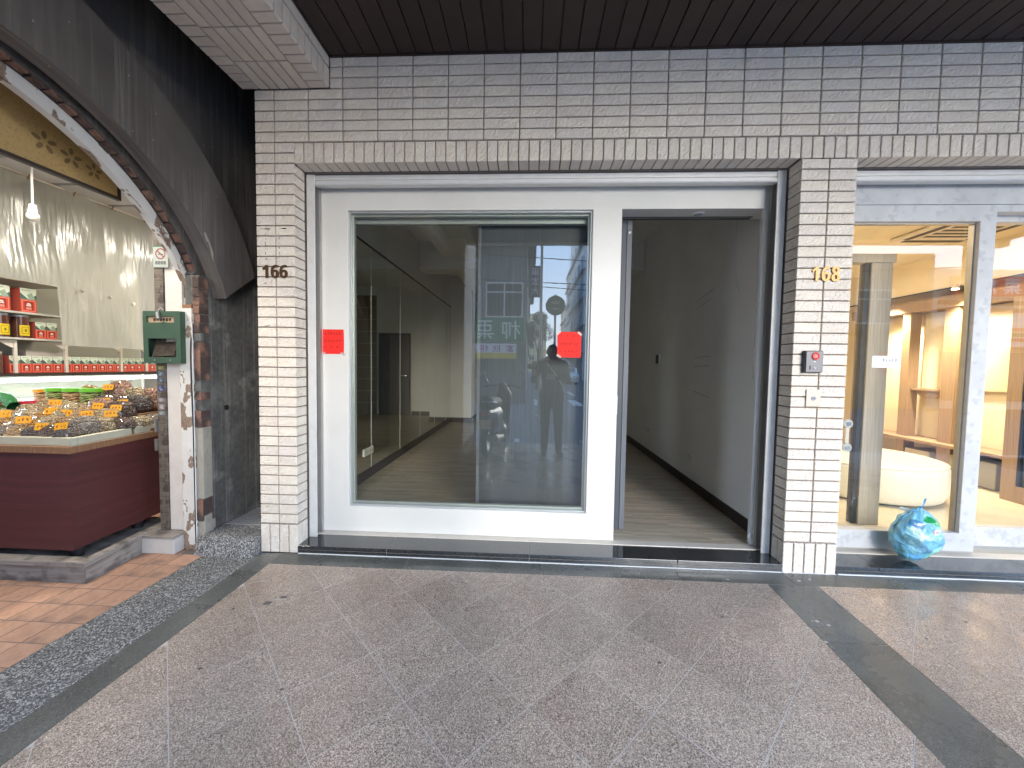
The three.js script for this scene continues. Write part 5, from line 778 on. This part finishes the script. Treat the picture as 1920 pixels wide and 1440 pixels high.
const paneM = std({ color: C(0.04, 0.055, 0.07), roughness: 0.1 });
function block(label, x0, x1, z0, z1, h, col, faces, opt = {}) {
  const b = thing('street_building', label, 'building', [(x0 + x1) / 2, -0.14, (z0 + z1) / 2]);
  part(b, 'wall', bx(x0, x1, -0.14, h, z0, z1), wallM(col));
  part(b, 'parapet', [bx(x0 - 0.1, x1 + 0.1, h, h + 0.6, z0 - 0.1, z1 + 0.1)], wallM(mulc(col, 0.9)));
  const fl = 3.1, fr = std({ color: C(0.74, 0.74, 0.73), roughness: 0.5 });
  const win = (side, a, y) => { const w = 1.35, hh = 1.25; const G = (u0, u1, v0, v1, p, q) => side === 'z' ? bx(u0, u1, v0, v1, z0 - q, z0 - p) : side === '-x' ? bx(x0 - q, x0 - p, v0, v1, u0, u1) : bx(x1 + p, x1 + q, v0, v1, u0, u1); const m = part(b, 'window', G(a, a + w, y, y + hh, 0.002, 0.02), paneM); part(m, 'window_frame', [G(a - 0.06, a + w + 0.06, y - 0.06, y, 0.002, 0.07), G(a - 0.06, a + w + 0.06, y + hh, y + hh + 0.06, 0.002, 0.07), G(a - 0.06, a, y, y + hh, 0.002, 0.07), G(a + w, a + w + 0.06, y, y + hh, 0.002, 0.07), G(a + w / 2 - 0.03, a + w / 2 + 0.03, y, y + hh, 0.021, 0.06), G(a, a + w, y + hh * 0.72, y + hh * 0.72 + 0.05, 0.021, 0.06)], fr); };
  for (const [side, a0, a1, step, top] of faces) for (let y = opt.y0 ?? 3.3; y < Math.min(h - 2, top); y += fl) for (let a = a0; a + 1.35 < a1; a += step) win(side, a, y);
  for (const [side] of faces) for (let y = 2.9; y < Math.min(h - 1, 16); y += fl) part(b, 'ledge', side === 'z' ? bx(x0, x1, y, y + 0.14, z0 - 0.35, z0) : side === '-x' ? bx(x0 - 0.35, x0, y, y + 0.14, z0, z1) : bx(x1, x1 + 0.35, y, y + 0.14, z0, z1), wallM(mulc(col, 0.85)));
  return b;
}
const opp = block('grey corner building with a green shop sign across the street', -14, 1.55, 12, 26, 17, [0.21, 0.205, 0.20], [['z', -7.65, 1.5, 2.55, 15], ['+x', 13, 25, 3, 15]]);
block('darker building further down the left side of the street', -14, 1.2, 26.5, 60, 14, [0.33, 0.30, 0.27], [['+x', 28, 58, 4, 12]]);
block('tall white building down the right side of the street', 7.5, 11.5, 40, 56, 26, [0.86, 0.85, 0.83], [['z', 7.9, 11.4, 1.9, 24], ['-x', 41, 55, 3.4, 24]]);
block('pale grey building beyond the white one', 8.4, 12, 57, 72, 18, [0.62, 0.60, 0.56], [['-x', 58, 71, 4, 15]]);
block('cream building far down the right side of the street', 9.6, 13, 73, 100, 15, [0.66, 0.58, 0.44], [['-x', 74, 98, 6, 12]]);
block('yellow building closing the far end of the street', -4, 6, 105, 118, 15.5, [0.72, 0.60, 0.36], [['z', -3.5, 6, 2.4, 13]]);
block('low brown building right of the crossing', 14.4, 17.4, 13, 20, 5.4, [0.36, 0.27, 0.19], [['z', 14.7, 17.4, 1.6, 5]]);
// simple drawn characters for the shop signs
const GLYPH = {
  a: [[[0.5, 0], [0.5, 0.14]], [[0.08, 0.3], [0.08, 0.15], [0.92, 0.15], [0.92, 0.3]], [[0.25, 0.32], [0.78, 0.32]], [[0.52, 0.32], [0.15, 0.6]], [[0.4, 0.42], [0.6, 0.7], [0.55, 1.0], [0.4, 0.95]], [[0.5, 0.55], [0.12, 0.85]], [[0.55, 0.7], [0.15, 1.0]], [[0.85, 0.45], [0.6, 0.62], [0.95, 0.95]]],
  b: [[[0.2, 0], [0.28, 0.12]], [[0.05, 0.18], [0.48, 0.18]], [[0.2, 0.2], [0.1, 1.0]], [[0.2, 0.45], [0.42, 0.45], [0.36, 0.95]], [[0.6, 0], [0.52, 0.25]], [[0.56, 0.2], [0.98, 0.2]], [[0.62, 0.3], [0.54, 0.5]], [[0.55, 0.45], [0.95, 0.45]], [[0.75, 0.3], [0.74, 0.65], [0.52, 1]], [[0.75, 0.65], [0.98, 1]]],
  c: [[[0.22, 0], [0.22, 1]], [[0, 0.28], [0.42, 0.28]], [[0.22, 0.3], [0, 0.7]], [[0.55, 0.1], [0.55, 0.85]], [[0.5, 0.1], [0.95, 0.1], [0.95, 0.7], [0.8, 0.66]], [[0.75, 0.1], [0.72, 1]]],
  d: [[[0.1, 0], [0.9, 0]], [[0.5, 0], [0.5, 1]], [[0.15, 0.25], [0.85, 0.25], [0.85, 0.55], [0.15, 0.55], [0.15, 0.25]], [[0, 0.75], [1, 0.75]], [[0.3, 0.85], [0.1, 1]], [[0.7, 0.85], [0.9, 1]]],
  e: [[[0.05, 0.35], [0.95, 0.35]], [[0.5, 0], [0.5, 0.35], [0.1, 1]], [[0.5, 0.4], [0.9, 1]]],
};
const writeG = (c, ch, x, y, w, h) => { for (const s of GLYPH[ch]) { c.beginPath(); s.forEach(([u, v], i) => (i ? c.lineTo(x + u * w, y + v * h) : c.moveTo(x + u * w, y + v * h))); c.stroke(); } };
// a board that faces the arcade (towards -z)
function board(name, label, x0, x1, y0, y1, z, draw, w, h, th = 0.12) { const t = thing(name, label, 'sign', [(x0 + x1) / 2, y0, z]); part(t, 'sign_body', bx(x0, x1, y0, y1, z, z + th), M.gasket); const g = new THREE.PlaneGeometry(x1 - x0 - 0.02, y1 - y0 - 0.02); g.rotateY(Math.PI); g.translate((x0 + x1) / 2, (y0 + y1) / 2, z - 0.006); part(t, 'sign_face', g, std({ map: canvasTex(w, h, draw), roughness: 0.5 })); return t; }
board('shop_sign', 'green shop sign with white characters on the grey corner building', -3.6, 1.5, 2.25, 3.2, 11.55, (c, w, h) => { c.fillStyle = '#2f7d5c'; c.fillRect(0, 0, w, h); c.strokeStyle = '#e6efe4'; c.lineWidth = 13; c.lineCap = 'round'; ['c', 'd', 'a', 'b', 'c'].forEach((k, i) => writeG(c, k, 40 + i * 195, 30, 130, 130)); }, 1000, 190);
board('shop_banner', 'white and yellow banner under the green shop sign', -3.4, 1.2, 1.62, 2.2, 11.5, (c, w, h) => { c.fillStyle = '#e9e9ef'; c.fillRect(0, 0, w, h); c.fillStyle = '#e6c72c'; c.fillRect(0, h * 0.62, w * 0.55, h * 0.38); c.strokeStyle = '#b04a8c'; c.lineWidth = 7; for (let i = 0; i < 9; i++) writeG(c, 'abcd'[i % 4], 20 + i * 108, 10, 70, 62); c.strokeStyle = '#3a4a9a'; for (let i = 0; i < 4; i++) writeG(c, 'cb'[i % 2], 600 + i * 70, 82, 40, 36); }, 1000, 126, 0.03);
{ // vertical hanging sign at the building corner
  const t = thing('hanging_sign', 'dark vertical hanging sign at the corner of the grey building', 'sign', [1.95, 3.9, 11.6]);
  part(t, 'sign_body', bx(1.62, 2.10, 3.95, 5.1, 11.4, 11.55), M.black); const g = new THREE.PlaneGeometry(0.46, 1.12); g.rotateY(Math.PI); g.translate(1.86, 4.525, 11.394); part(t, 'sign_face', g, std({ map: canvasTex(128, 312, (c, w, h) => { c.fillStyle = '#20203c'; c.fillRect(0, 0, w, h); c.strokeStyle = '#c6c4e4'; c.lineWidth = 9; writeG(c, 'd', 24, 24, 80, 70); writeG(c, 'a', 24, 120, 80, 76); writeG(c, 'e', 24, 216, 80, 76); }), roughness: 0.5 })); part(t, 'bracket', [rod([1.5, 4.9, 11.48], [1.65, 4.9, 11.48], 0.03), rod([1.5, 4.1, 11.48], [1.65, 4.1, 11.48], 0.03)], M.steel);
}
{ // street lamp post, round green sign
  const p = thing('signal_pole', 'slim steel pole beside the round green sign', 'pole', [2.0, -0.14, 8.2]); part(p, 'shaft', rod([2.02, -0.14, 8.2], [2.02, 5.2, 8.2], 0.05, 0.04, 12), M.steel); part(p, 'base_plate', disc(2.02, -0.12, 8.2, 0.14, 0.04, 'y', 16), M.steel);
  const s = thing('round_sign', 'round dull green sign on an arm over the road', 'sign', [2.36, 2.6, 6.9]); part(s, 'sign_disc', disc(2.36, 2.92, 6.9, 0.255, 0.02, 'z', 36), std({ color: C(0.05, 0.12, 0.10), roughness: 0.6 })); part(s, 'sign_clamp', [bx(2.26, 2.46, 2.96, 3.02, 6.86, 6.89), bx(2.28, 2.44, 2.82, 2.86, 6.86, 6.89)], M.steel); part(s, 'sign_post', rod([2.36, -0.14, 6.93], [2.36, 3.2, 6.93], 0.03, 0.03, 10), M.steel);
  const w = thing('overhead_wires', 'overhead wires strung across the street between the buildings', 'wires', [4, 4.6, 11]); for (const [y, z, q] of [[5.6, 11.2, 0.4], [5.2, 14, 0.5], [4.4, 10.2, 0.25]]) part(w, 'wire', tube([[-6, y + 0.3, z], [1, y - q * 0.5, z], [6, y - q, z], [12, y + 0.2, z], [16, y + 0.4, z]], 0.018, 40, 5), M.black);
}
{ // corner store with striped fascia on the right, reflected in the far window
  const b = thing('corner_store', 'corner store with a striped fascia and red sign across the street', 'building', [22, -0.14, 15]);
  part(b, 'wall', bx(18.2, 30, -0.14, 5.6, 13.6, 20), wallM([0.72, 0.72, 0.70])); part(b, 'canopy', bx(18.4, 29, 2.35, 3.25, 12.0, 13.6), std({ color: C(0.82, 0.81, 0.78), roughness: 0.5 }));
  for (const [y0, y1, c] of [[2.92, 3.05, [0.75, 0.16, 0.03]], [2.72, 2.86, [0.02, 0.25, 0.10]], [2.54, 2.66, [0.65, 0.03, 0.03]]]) part(b, 'fascia_stripe', bx(18.39, 29.01, y0, y1, 11.985, 12.5), std({ color: C(...c), roughness: 0.5 }));
  part(b, 'window', bx(18.6, 28.5, 0.2, 2.2, 13.55, 13.598), paneM); part(b, 'upper_band', [bx(18.4, 29, 4.15, 4.3, 13.5, 13.599), bx(18.4, 29, 3.85, 4.0, 13.5, 13.599)], M.black);
  board('red_sign', 'red sign with white characters above the corner store', 18.6, 23.4, 4.45, 5.25, 13.3, (c, w, h) => { c.fillStyle = '#d8281c'; c.fillRect(0, 0, w, h); c.strokeStyle = '#fff4f0'; c.lineWidth = 14; c.lineCap = 'round'; ['c', 'a', 'd', 'b', 'c'].forEach((k, i) => writeG(c, k, 30 + i * 150, 24, 104, 104)); }, 780, 150);
  const f = thing('red_banner', 'small red cloth banner with a white character on a bamboo pole', 'banner', [14.3, 0.5, 11]); const g = new THREE.PlaneGeometry(0.62, 0.85, 6, 6); const p = g.attributes.position; for (let i = 0; i < p.count; i++) p.setZ(i, 0.06 * Math.sin(p.getX(i) * 7 + p.getY(i) * 3)); g.rotateY(Math.PI); g.computeVertexNormals(); g.translate(14.25, 1.72, 11); part(f, 'cloth', g, std({ map: canvasTex(128, 176, (c, w, h) => { c.fillStyle = '#c8202c'; c.fillRect(0, 0, w, h); c.fillStyle = '#3c9c70'; c.fillRect(0, 0, w, 16); c.strokeStyle = '#f0dcc8'; c.lineWidth = 9; writeG(c, 'e', 28, 56, 70, 80); }), side: THREE.DoubleSide, roughness: 0.8 })); part(f, 'pole', rod([14.6, -0.14, 11], [14.6, 2.3, 11], 0.025, 0.02), M.oak);
}
{ // a tree down the street
  const t = thing('street_tree', 'small leafy tree beside the left pavement down the street', 'tree', [2.2, -0.14, 22]); const r = rng(55);
  part(t, 'trunk', [rod([2.2, -0.14, 22], [2.25, 2.2, 22], 0.12, 0.08), rod([2.25, 2.1, 22], [1.9, 3.4, 21.8], 0.06, 0.03), rod([2.25, 2.1, 22], [2.6, 3.5, 22.2], 0.06, 0.03), rod([2.25, 2.2, 22], [2.3, 3.8, 22], 0.05, 0.03)], std({ color: C(0.09, 0.065, 0.045), roughness: 0.9 }));
  const pos = []; for (let i = 0; i < 2600; i++) { const c = [[2.2, 3.9, 22, 0.8], [1.7, 3.4, 21.7, 0.6], [2.7, 3.5, 22.2, 0.6], [2.3, 4.5, 22, 0.5]][i % 4]; const u = r() * 2 - 1, a = r() * 6.283, q = Math.sqrt(1 - u * u), R = c[3] * Math.cbrt(0.25 + 0.75 * r()); const x = c[0] + R * q * Math.cos(a), y = c[1] + R * u * 0.85, z = c[2] + R * q * Math.sin(a), s = 0.05 + r() * 0.05, b = r() * 6.283, e = r() - 0.5; pos.push(x, y, z, x + s * Math.cos(b), y + s * e, z + s * Math.sin(b), x + s * Math.cos(b + 1.1), y + s * (e + 0.6), z + s * Math.sin(b + 1.1)); } const g = new THREE.BufferGeometry(); g.setAttribute('position', new THREE.Float32BufferAttribute(pos, 3)); g.computeVertexNormals(); part(t, 'crown', uvBox(g), std({ color: C(0.05, 0.085, 0.03), roughness: 0.7, side: THREE.DoubleSide }));
}
{ // white car waiting down the street
  const c = thing('parked_car', 'white car parked on the right side of the street', 'car', [4.9, -0.14, 31]);
  const prof = [[-2.1, 0.25], [-2.15, 0.7], [-1.9, 0.95], [-1.1, 1.02], [-0.5, 1.45], [0.9, 1.48], [1.7, 1.05], [2.1, 0.98], [2.15, 0.3]].map(([z, y]) => [31 + z, y - 0.14]);
  part(c, 'body', prismX(prof, 4.1, 5.75, 0.05), phys({ color: C(0.78, 0.78, 0.77), clearcoat: 1, roughness: 0.35 })); part(c, 'windscreen', prismX([[30.02, 0.92], [30.48, 1.27], [30.5, 1.25], [30.06, 0.9]], 4.25, 5.6), paneM); part(c, 'windscreen', prismX([[29.95, 0.93], [30.42, 1.28], [30.44, 1.28], [29.98, 0.92]], 4.28, 5.58), paneM);
  for (const x of [4.25, 5.6]) for (const z of [29.65, 32.35]) part(c, 'wheel', disc(x, 0.18, z, 0.32, 0.2, 'x', 20), M.black); for (const x of [4.3, 5.3]) part(c, 'headlight', bx(x, x + 0.25, 0.5, 0.62, 28.84, 28.9, 0.02), M.chrome);
}
// ---------------------------------------------------------------- naive surface nets for organic shapes
function nets(f, lo, hi, cell) {
  const n = [0, 1, 2].map((k) => Math.ceil((hi[k] - lo[k]) / cell) + 1), [nx, ny, nz] = n, val = new Float32Array(nx * ny * nz), id = (i, j, k) => (k * ny + j) * nx + i;
  for (let k = 0; k < nz; k++) for (let j = 0; j < ny; j++) for (let i = 0; i < nx; i++) val[id(i, j, k)] = f(lo[0] + i * cell, lo[1] + j * cell, lo[2] + k * cell);
  const vi = new Int32Array(nx * ny * nz).fill(-1), pos = [], idx = [];
  for (let k = 0; k < nz - 1; k++) for (let j = 0; j < ny - 1; j++) for (let i = 0; i < nx - 1; i++) {
    let c = 0, x = 0, y = 0, z = 0; const corner = (a) => val[id(i + (a & 1), j + ((a >> 1) & 1), k + (a >> 2))];
    for (let a = 0; a < 8; a++) for (const bit of [1, 2, 4]) { if (a & bit) continue; const b = a | bit, va = corner(a), vb = corner(b); if ((va < 0) === (vb < 0)) continue; const t = va / (va - vb); x += (a & 1) + (bit === 1 ? t : 0); y += ((a >> 1) & 1) + (bit === 2 ? t : 0); z += (a >> 2) + (bit === 4 ? t : 0); c++; }
    if (c) { vi[id(i, j, k)] = pos.length / 3; pos.push(lo[0] + (i + x / c) * cell, lo[1] + (j + y / c) * cell, lo[2] + (k + z / c) * cell); }
  }
  const quad = (a, b, c, d, flip) => { if (a < 0 || b < 0 || c < 0 || d < 0) return; flip ? idx.push(a, c, b, a, d, c) : idx.push(a, b, c, a, c, d); };
  for (let k = 1; k < nz - 1; k++) for (let j = 1; j < ny - 1; j++) for (let i = 1; i < nx - 1; i++) {
    const v = val[id(i, j, k)] < 0;
    if (v !== (val[id(i + 1, j, k)] < 0)) quad(vi[id(i, j - 1, k - 1)], vi[id(i, j, k - 1)], vi[id(i, j, k)], vi[id(i, j - 1, k)], !v);
    if (v !== (val[id(i, j + 1, k)] < 0)) quad(vi[id(i - 1, j, k - 1)], vi[id(i - 1, j, k)], vi[id(i, j, k)], vi[id(i, j, k - 1)], !v);
    if (v !== (val[id(i, j, k + 1)] < 0)) quad(vi[id(i - 1, j - 1, k)], vi[id(i, j - 1, k)], vi[id(i, j, k)], vi[id(i - 1, j, k)], !v);
  }
  const g = new THREE.BufferGeometry(); g.setAttribute('position', new THREE.Float32BufferAttribute(pos, 3)); g.setIndex(idx); g.computeVertexNormals(); return g;
}
const cap = (x, y, z, a, b, ra, rb, sz = 1) => { const bx_ = b[0] - a[0], by = b[1] - a[1], bz = b[2] - a[2], px = x - a[0], py = y - a[1], pz = z - a[2], t = clamp((px * bx_ + py * by + pz * bz) / (bx_ * bx_ + by * by + bz * bz + 1e-9)); return Math.hypot(px - bx_ * t, py - by * t, (pz - bz * t) / sz) - (ra + (rb - ra) * t); };
const smin = (a, b, k) => { const h = clamp(0.5 + 0.5 * (b - a) / k); return mixv(b, a, h) - k * h * (1 - h); };
{ // the photographer, seen only in the glass: stands beside the camera and faces the shop
  const px = 2.07, pz = 2.66;
  const bones = [ // a, b, ra, rb, k, flatten
    [[0, 0.98, 0], [0, 1.16, 0], 0.150, 0.145, 0.06, 0.72], [[0, 1.16, 0], [0, 1.36, 0.005], 0.150, 0.155, 0.06, 0.70], [[-0.15, 1.365, 0], [0.15, 1.365, 0], 0.072, 0.072, 0.06, 0.9], [[0, 1.38, 0], [0, 1.46, -0.01], 0.055, 0.052, 0.03, 1],
    [[-0.085, 0.93, 0], [-0.095, 0.50, 0.005], 0.098, 0.066, 0.04, 1], [[-0.095, 0.50, 0.005], [-0.10, 0.10, 0.02], 0.068, 0.052, 0.03, 1], [[0.085, 0.93, 0], [0.105, 0.50, 0.005], 0.098, 0.066, 0.04, 1], [[0.105, 0.50, 0.005], [0.12, 0.10, 0.02], 0.068, 0.052, 0.03, 1],
    [[-0.10, 0.045, 0.03], [-0.115, 0.035, -0.16], 0.045, 0.036, 0.03, 1], [[0.12, 0.045, 0.03], [0.145, 0.035, -0.155], 0.045, 0.036, 0.03, 1],
    [[-0.185, 1.36, 0], [-0.275, 1.13, 0.01], 0.056, 0.043, 0.04, 1], [[-0.275, 1.13, 0.01], [-0.275, 1.27, -0.03], 0.041, 0.032, 0.03, 1],
    [[0.185, 1.36, 0], [0.245, 1.12, 0.02], 0.056, 0.043, 0.04, 1], [[0.245, 1.12, 0.02], [0.03, 1.17, -0.15], 0.041, 0.03, 0.03, 1],
  ];
  const f = (x, y, z) => { let d = 9; for (const [a, b, ra, rb, k, s] of bones) d = smin(d, cap(x, y, z, a, b, ra, rb, s), k); return d; };
  let g = nets(f, [-0.42, -0.04, -0.28], [0.36, 1.56, 0.2], 0.014);
  const head = (x, y, z) => { let d = Math.hypot(x / 0.9, (y - 1.565) / 1.18, (z + 0.0) / 1.04) - 0.093; d = smin(d, Math.hypot(x / 0.8, (y - 1.505) / 0.7, (z + 0.03)) - 0.07, 0.04); d = smin(d, cap(x, y, z, [0, 1.57, -0.088], [0, 1.54, -0.112], 0.010, 0.015), 0.012); for (const s of [-1, 1]) { d = smin(d, Math.hypot((x - s * 0.085) / 0.4, (y - 1.555), (z - 0.005) / 0.7) - 0.032, 0.01); d = -smin(-d, Math.hypot(x - s * 0.034, y - 1.578, z + 0.108) - 0.018, 0.008); } d = smin(d, cap(x, y, z, [-0.022, 1.512, -0.092], [0.022, 1.512, -0.092], 0.007, 0.007), 0.006); return d; };
  let h = nets(head, [-0.13, 1.42, -0.15], [0.13, 1.70, 0.13], 0.006);
  const hand = (s, w, dir, up) => { const W = V(...w), D = V(...dir).normalize(), U = V(...up).normalize(), S = new THREE.Vector3().crossVectors(D, U).multiplyScalar(s); const P = (a, b, c) => W.clone().addScaledVector(D, a).addScaledVector(S, b).addScaledVector(U, c).toArray(); const bs = [[P(0, 0, 0), P(0.075, 0, 0), 0.026, 0.03]]; [[-0.028, 0.062], [-0.009, 0.072], [0.01, 0.068], [0.028, 0.052]].forEach(([o, l]) => { bs.push([P(0.075, o, 0), P(0.075 + l * 0.5, o, -0.012), 0.0095, 0.009], [P(0.075 + l * 0.5, o, -0.012), P(0.075 + l * 0.75, o, -0.034), 0.009, 0.0078]); }); bs.push([P(0.02, -0.03, -0.008), P(0.055, -0.052, -0.025), 0.012, 0.010], [P(0.055, -0.052, -0.025), P(0.085, -0.048, -0.04), 0.010, 0.0085]); const lo = W.toArray().map((q) => q - 0.15), hi = W.toArray().map((q) => q + 0.15); return nets((x, y, z) => { let d = 9; bs.forEach(([a, b, ra, rb], i) => { d = i < 1 ? cap(x, y, z, a, b, ra, rb) : Math.min(d, cap(x, y, z, a, b, ra, rb)); }); return d; }, lo, hi, 0.0045); };
  const hl = hand(1, [-0.275, 1.28, -0.03], [0.1, 1, -0.15], [0, 0.1, 1]), hr = hand(-1, [0.03, 1.17, -0.15], [-1, 0.25, -0.2], [0, 0.3, 1]);
  const colour = (geo, fn) => { const p = geo.attributes.position, c = new Float32Array(p.count * 3); for (let i = 0; i < p.count; i++) c.set(fn(p.getX(i), p.getY(i), p.getZ(i)), i * 3); geo.setAttribute('color', new THREE.BufferAttribute(c, 3)); geo.setAttribute('uv', new THREE.BufferAttribute(new Float32Array(p.count * 2), 2)); return geo.toNonIndexed(); };
  const skin = [0.42, 0.24, 0.16], shirt = [0.03, 0.033, 0.045], pants = [0.022, 0.023, 0.028], shoe = [0.10, 0.09, 0.085], hair = [0.012, 0.011, 0.011];
  const body = mergeGeometries([colour(g, (x, y, z) => y < 0.09 ? shoe : y < 0.97 ? pants : y > 1.425 ? skin : (Math.hypot(x + 0.275, (y - 1.2) * 0.6) < 0.05 && y > 1.12 && z < 0.0 && x < -0.24 ? (y > 1.19 ? skin : shirt) : shirt)), colour(h, (x, y, z) => (y > 1.615 || (z > 0.02 && y > 1.53) || (y > 1.59 && z > -0.06)) ? hair : skin), colour(hl, () => skin), colour(hr, () => skin)]);
  const t = thing('person', 'person in a dark shirt and dark trousers with a shoulder strap holding up a phone', 'person', [px, 0, pz]);
  const bm = fix(new THREE.Mesh(body, std({ vertexColors: true, roughness: 0.8 }))); bm.name = 'body'; bm.position.y = 0.002; t.add(bm);
  const st = tube([[-0.13, 1.44, -0.02], [-0.06, 1.36, -0.105], [0.06, 1.2, -0.125], [0.15, 1.06, -0.09], [0.17, 1.02, 0.0]], 0.011, 30, 6); const s = fix(new THREE.Mesh(st, std({ color: C(0.55, 0.53, 0.50) }))); s.name = 'shoulder_strap'; t.add(s);
  const ph = uvBox(new RoundedBoxGeometry(0.075, 0.155, 0.009, 1, 0.003)); ph.rotateZ(1.57); ph.translate(1.775, 1.335, 2.60); single('mobile_phone', 'dark phone held up in the hand of the person', 'phone', ph, M.black);
}
{ // scooter parked on the arcade edge, front wheel to the street
  const t = thing('parked_scooter', 'dark parked motor scooter with mirrors standing by the street column', 'scooter', [0, 0, 0]);
  const L = (name, g, m) => { if (Array.isArray(g)) g = merge(g); const o = fix(new THREE.Mesh(g, m)); o.name = name; t.add(o); return o; };
  const paint = phys({ color: C(0.022, 0.024, 0.03), roughness: 0.3, clearcoat: 1 }), rub = M.black;
  const tyre = (z) => { const g = new THREE.TorusGeometry(0.20, 0.05, 12, 32); g.rotateY(Math.PI / 2); g.translate(0, 0.25, z); return g; };
  for (const z of [-0.62, 0.62]) { const w = L('wheel', tyre(z), rub); const r = fix(new THREE.Mesh(disc(0, 0.25, z, 0.15, 0.05, 'x', 20), M.chrome)); r.name = 'rim'; w.add(r); }
  const bodyF = (x, y, z) => { let d = cap(x, y, z, [0, 0.62, -0.28], [0, 0.66, -0.75], 0.16, 0.10); d = smin(d, cap(x, y, z, [0, 0.42, -0.1], [0, 0.5, -0.5], 0.14, 0.15), 0.08); d = smin(d, cap(x, y, z, [0, 0.30, 0.1], [0, 0.30, 0.25], 0.14, 0.12), 0.06); d = smin(d, cap(x, y, z, [0, 0.36, 0.36], [0, 0.85, 0.42], 0.13, 0.15, 0.55), 0.06); d = smin(d, cap(x, y, z, [0, 0.9, 0.42], [0, 1.02, 0.36], 0.13, 0.09, 0.8), 0.05); d = smin(d, cap(x, y, z, [0, 0.47, 0.55], [0, 0.44, 0.74], 0.075, 0.05), 0.04); return d; };
  L('body', nets(bodyF, [-0.32, 0.1, -0.95], [0.32, 1.2, 0.85], 0.022), paint);
  L('seat', nets((x, y, z) => cap(x, y, z, [0, 0.78, -0.15], [0, 0.83, -0.68], 0.12, 0.12, 1) + 0.25 * Math.max(0, 0.74 - y), [-0.25, 0.6, -0.9], [0.25, 1.0, 0.05], 0.02), rub);
  L('handlebar', tube([[-0.34, 1.02, 0.24], [-0.2, 1.05, 0.33], [0, 1.04, 0.36], [0.2, 1.05, 0.33], [0.34, 1.02, 0.24]], 0.018, 24, 8), rub);
  for (const s of [-1, 1]) { L('mirror_stem', rod([s * 0.22, 1.05, 0.32], [s * 0.32, 1.24, 0.30], 0.006), M.chrome); const mg = new THREE.SphereGeometry(0.06, 16, 12); mg.scale(1, 0.7, 0.3); mg.translate(s * 0.34, 1.26, 0.30); L('mirror', mg, M.chrome); L('fork', rod([s * 0.07, 0.25, 0.62], [s * 0.06, 0.6, 0.48], 0.022), M.steel); }
  const hl = new THREE.SphereGeometry(0.085, 18, 12); hl.scale(1, 0.8, 0.5); hl.translate(0, 0.99, 0.47); L('headlight', hl, M.chrome); L('tail_light', bx(-0.08, 0.08, 0.66, 0.72, -0.87, -0.82, 0.01), std({ color: C(0.4, 0.02, 0.02), roughness: 0.3 })); L('licence_plate', bx(-0.12, 0.12, 0.46, 0.60, -0.86, -0.85), M.white);
  L('grab_rail', tube([[-0.14, 0.82, -0.55], [-0.13, 0.86, -0.8], [0, 0.87, -0.88], [0.13, 0.86, -0.8], [0.14, 0.82, -0.55]], 0.012, 20, 6), M.chrome); L('kickstand', [rod([-0.1, 0.25, -0.1], [-0.24, 0.005, -0.05], 0.012), rod([0.1, 0.25, -0.3], [0.16, 0.01, -0.34], 0.012)], M.steel); L('exhaust', rod([0.15, 0.26, -0.3], [0.17, 0.33, -0.85], 0.05, 0.06, 14), M.steel);
  t.position.set(1.22, 0.001, 3.0); t.rotation.y = 0.16; t.scale.setScalar(0.96);
}
renderer.render(scene, camera);
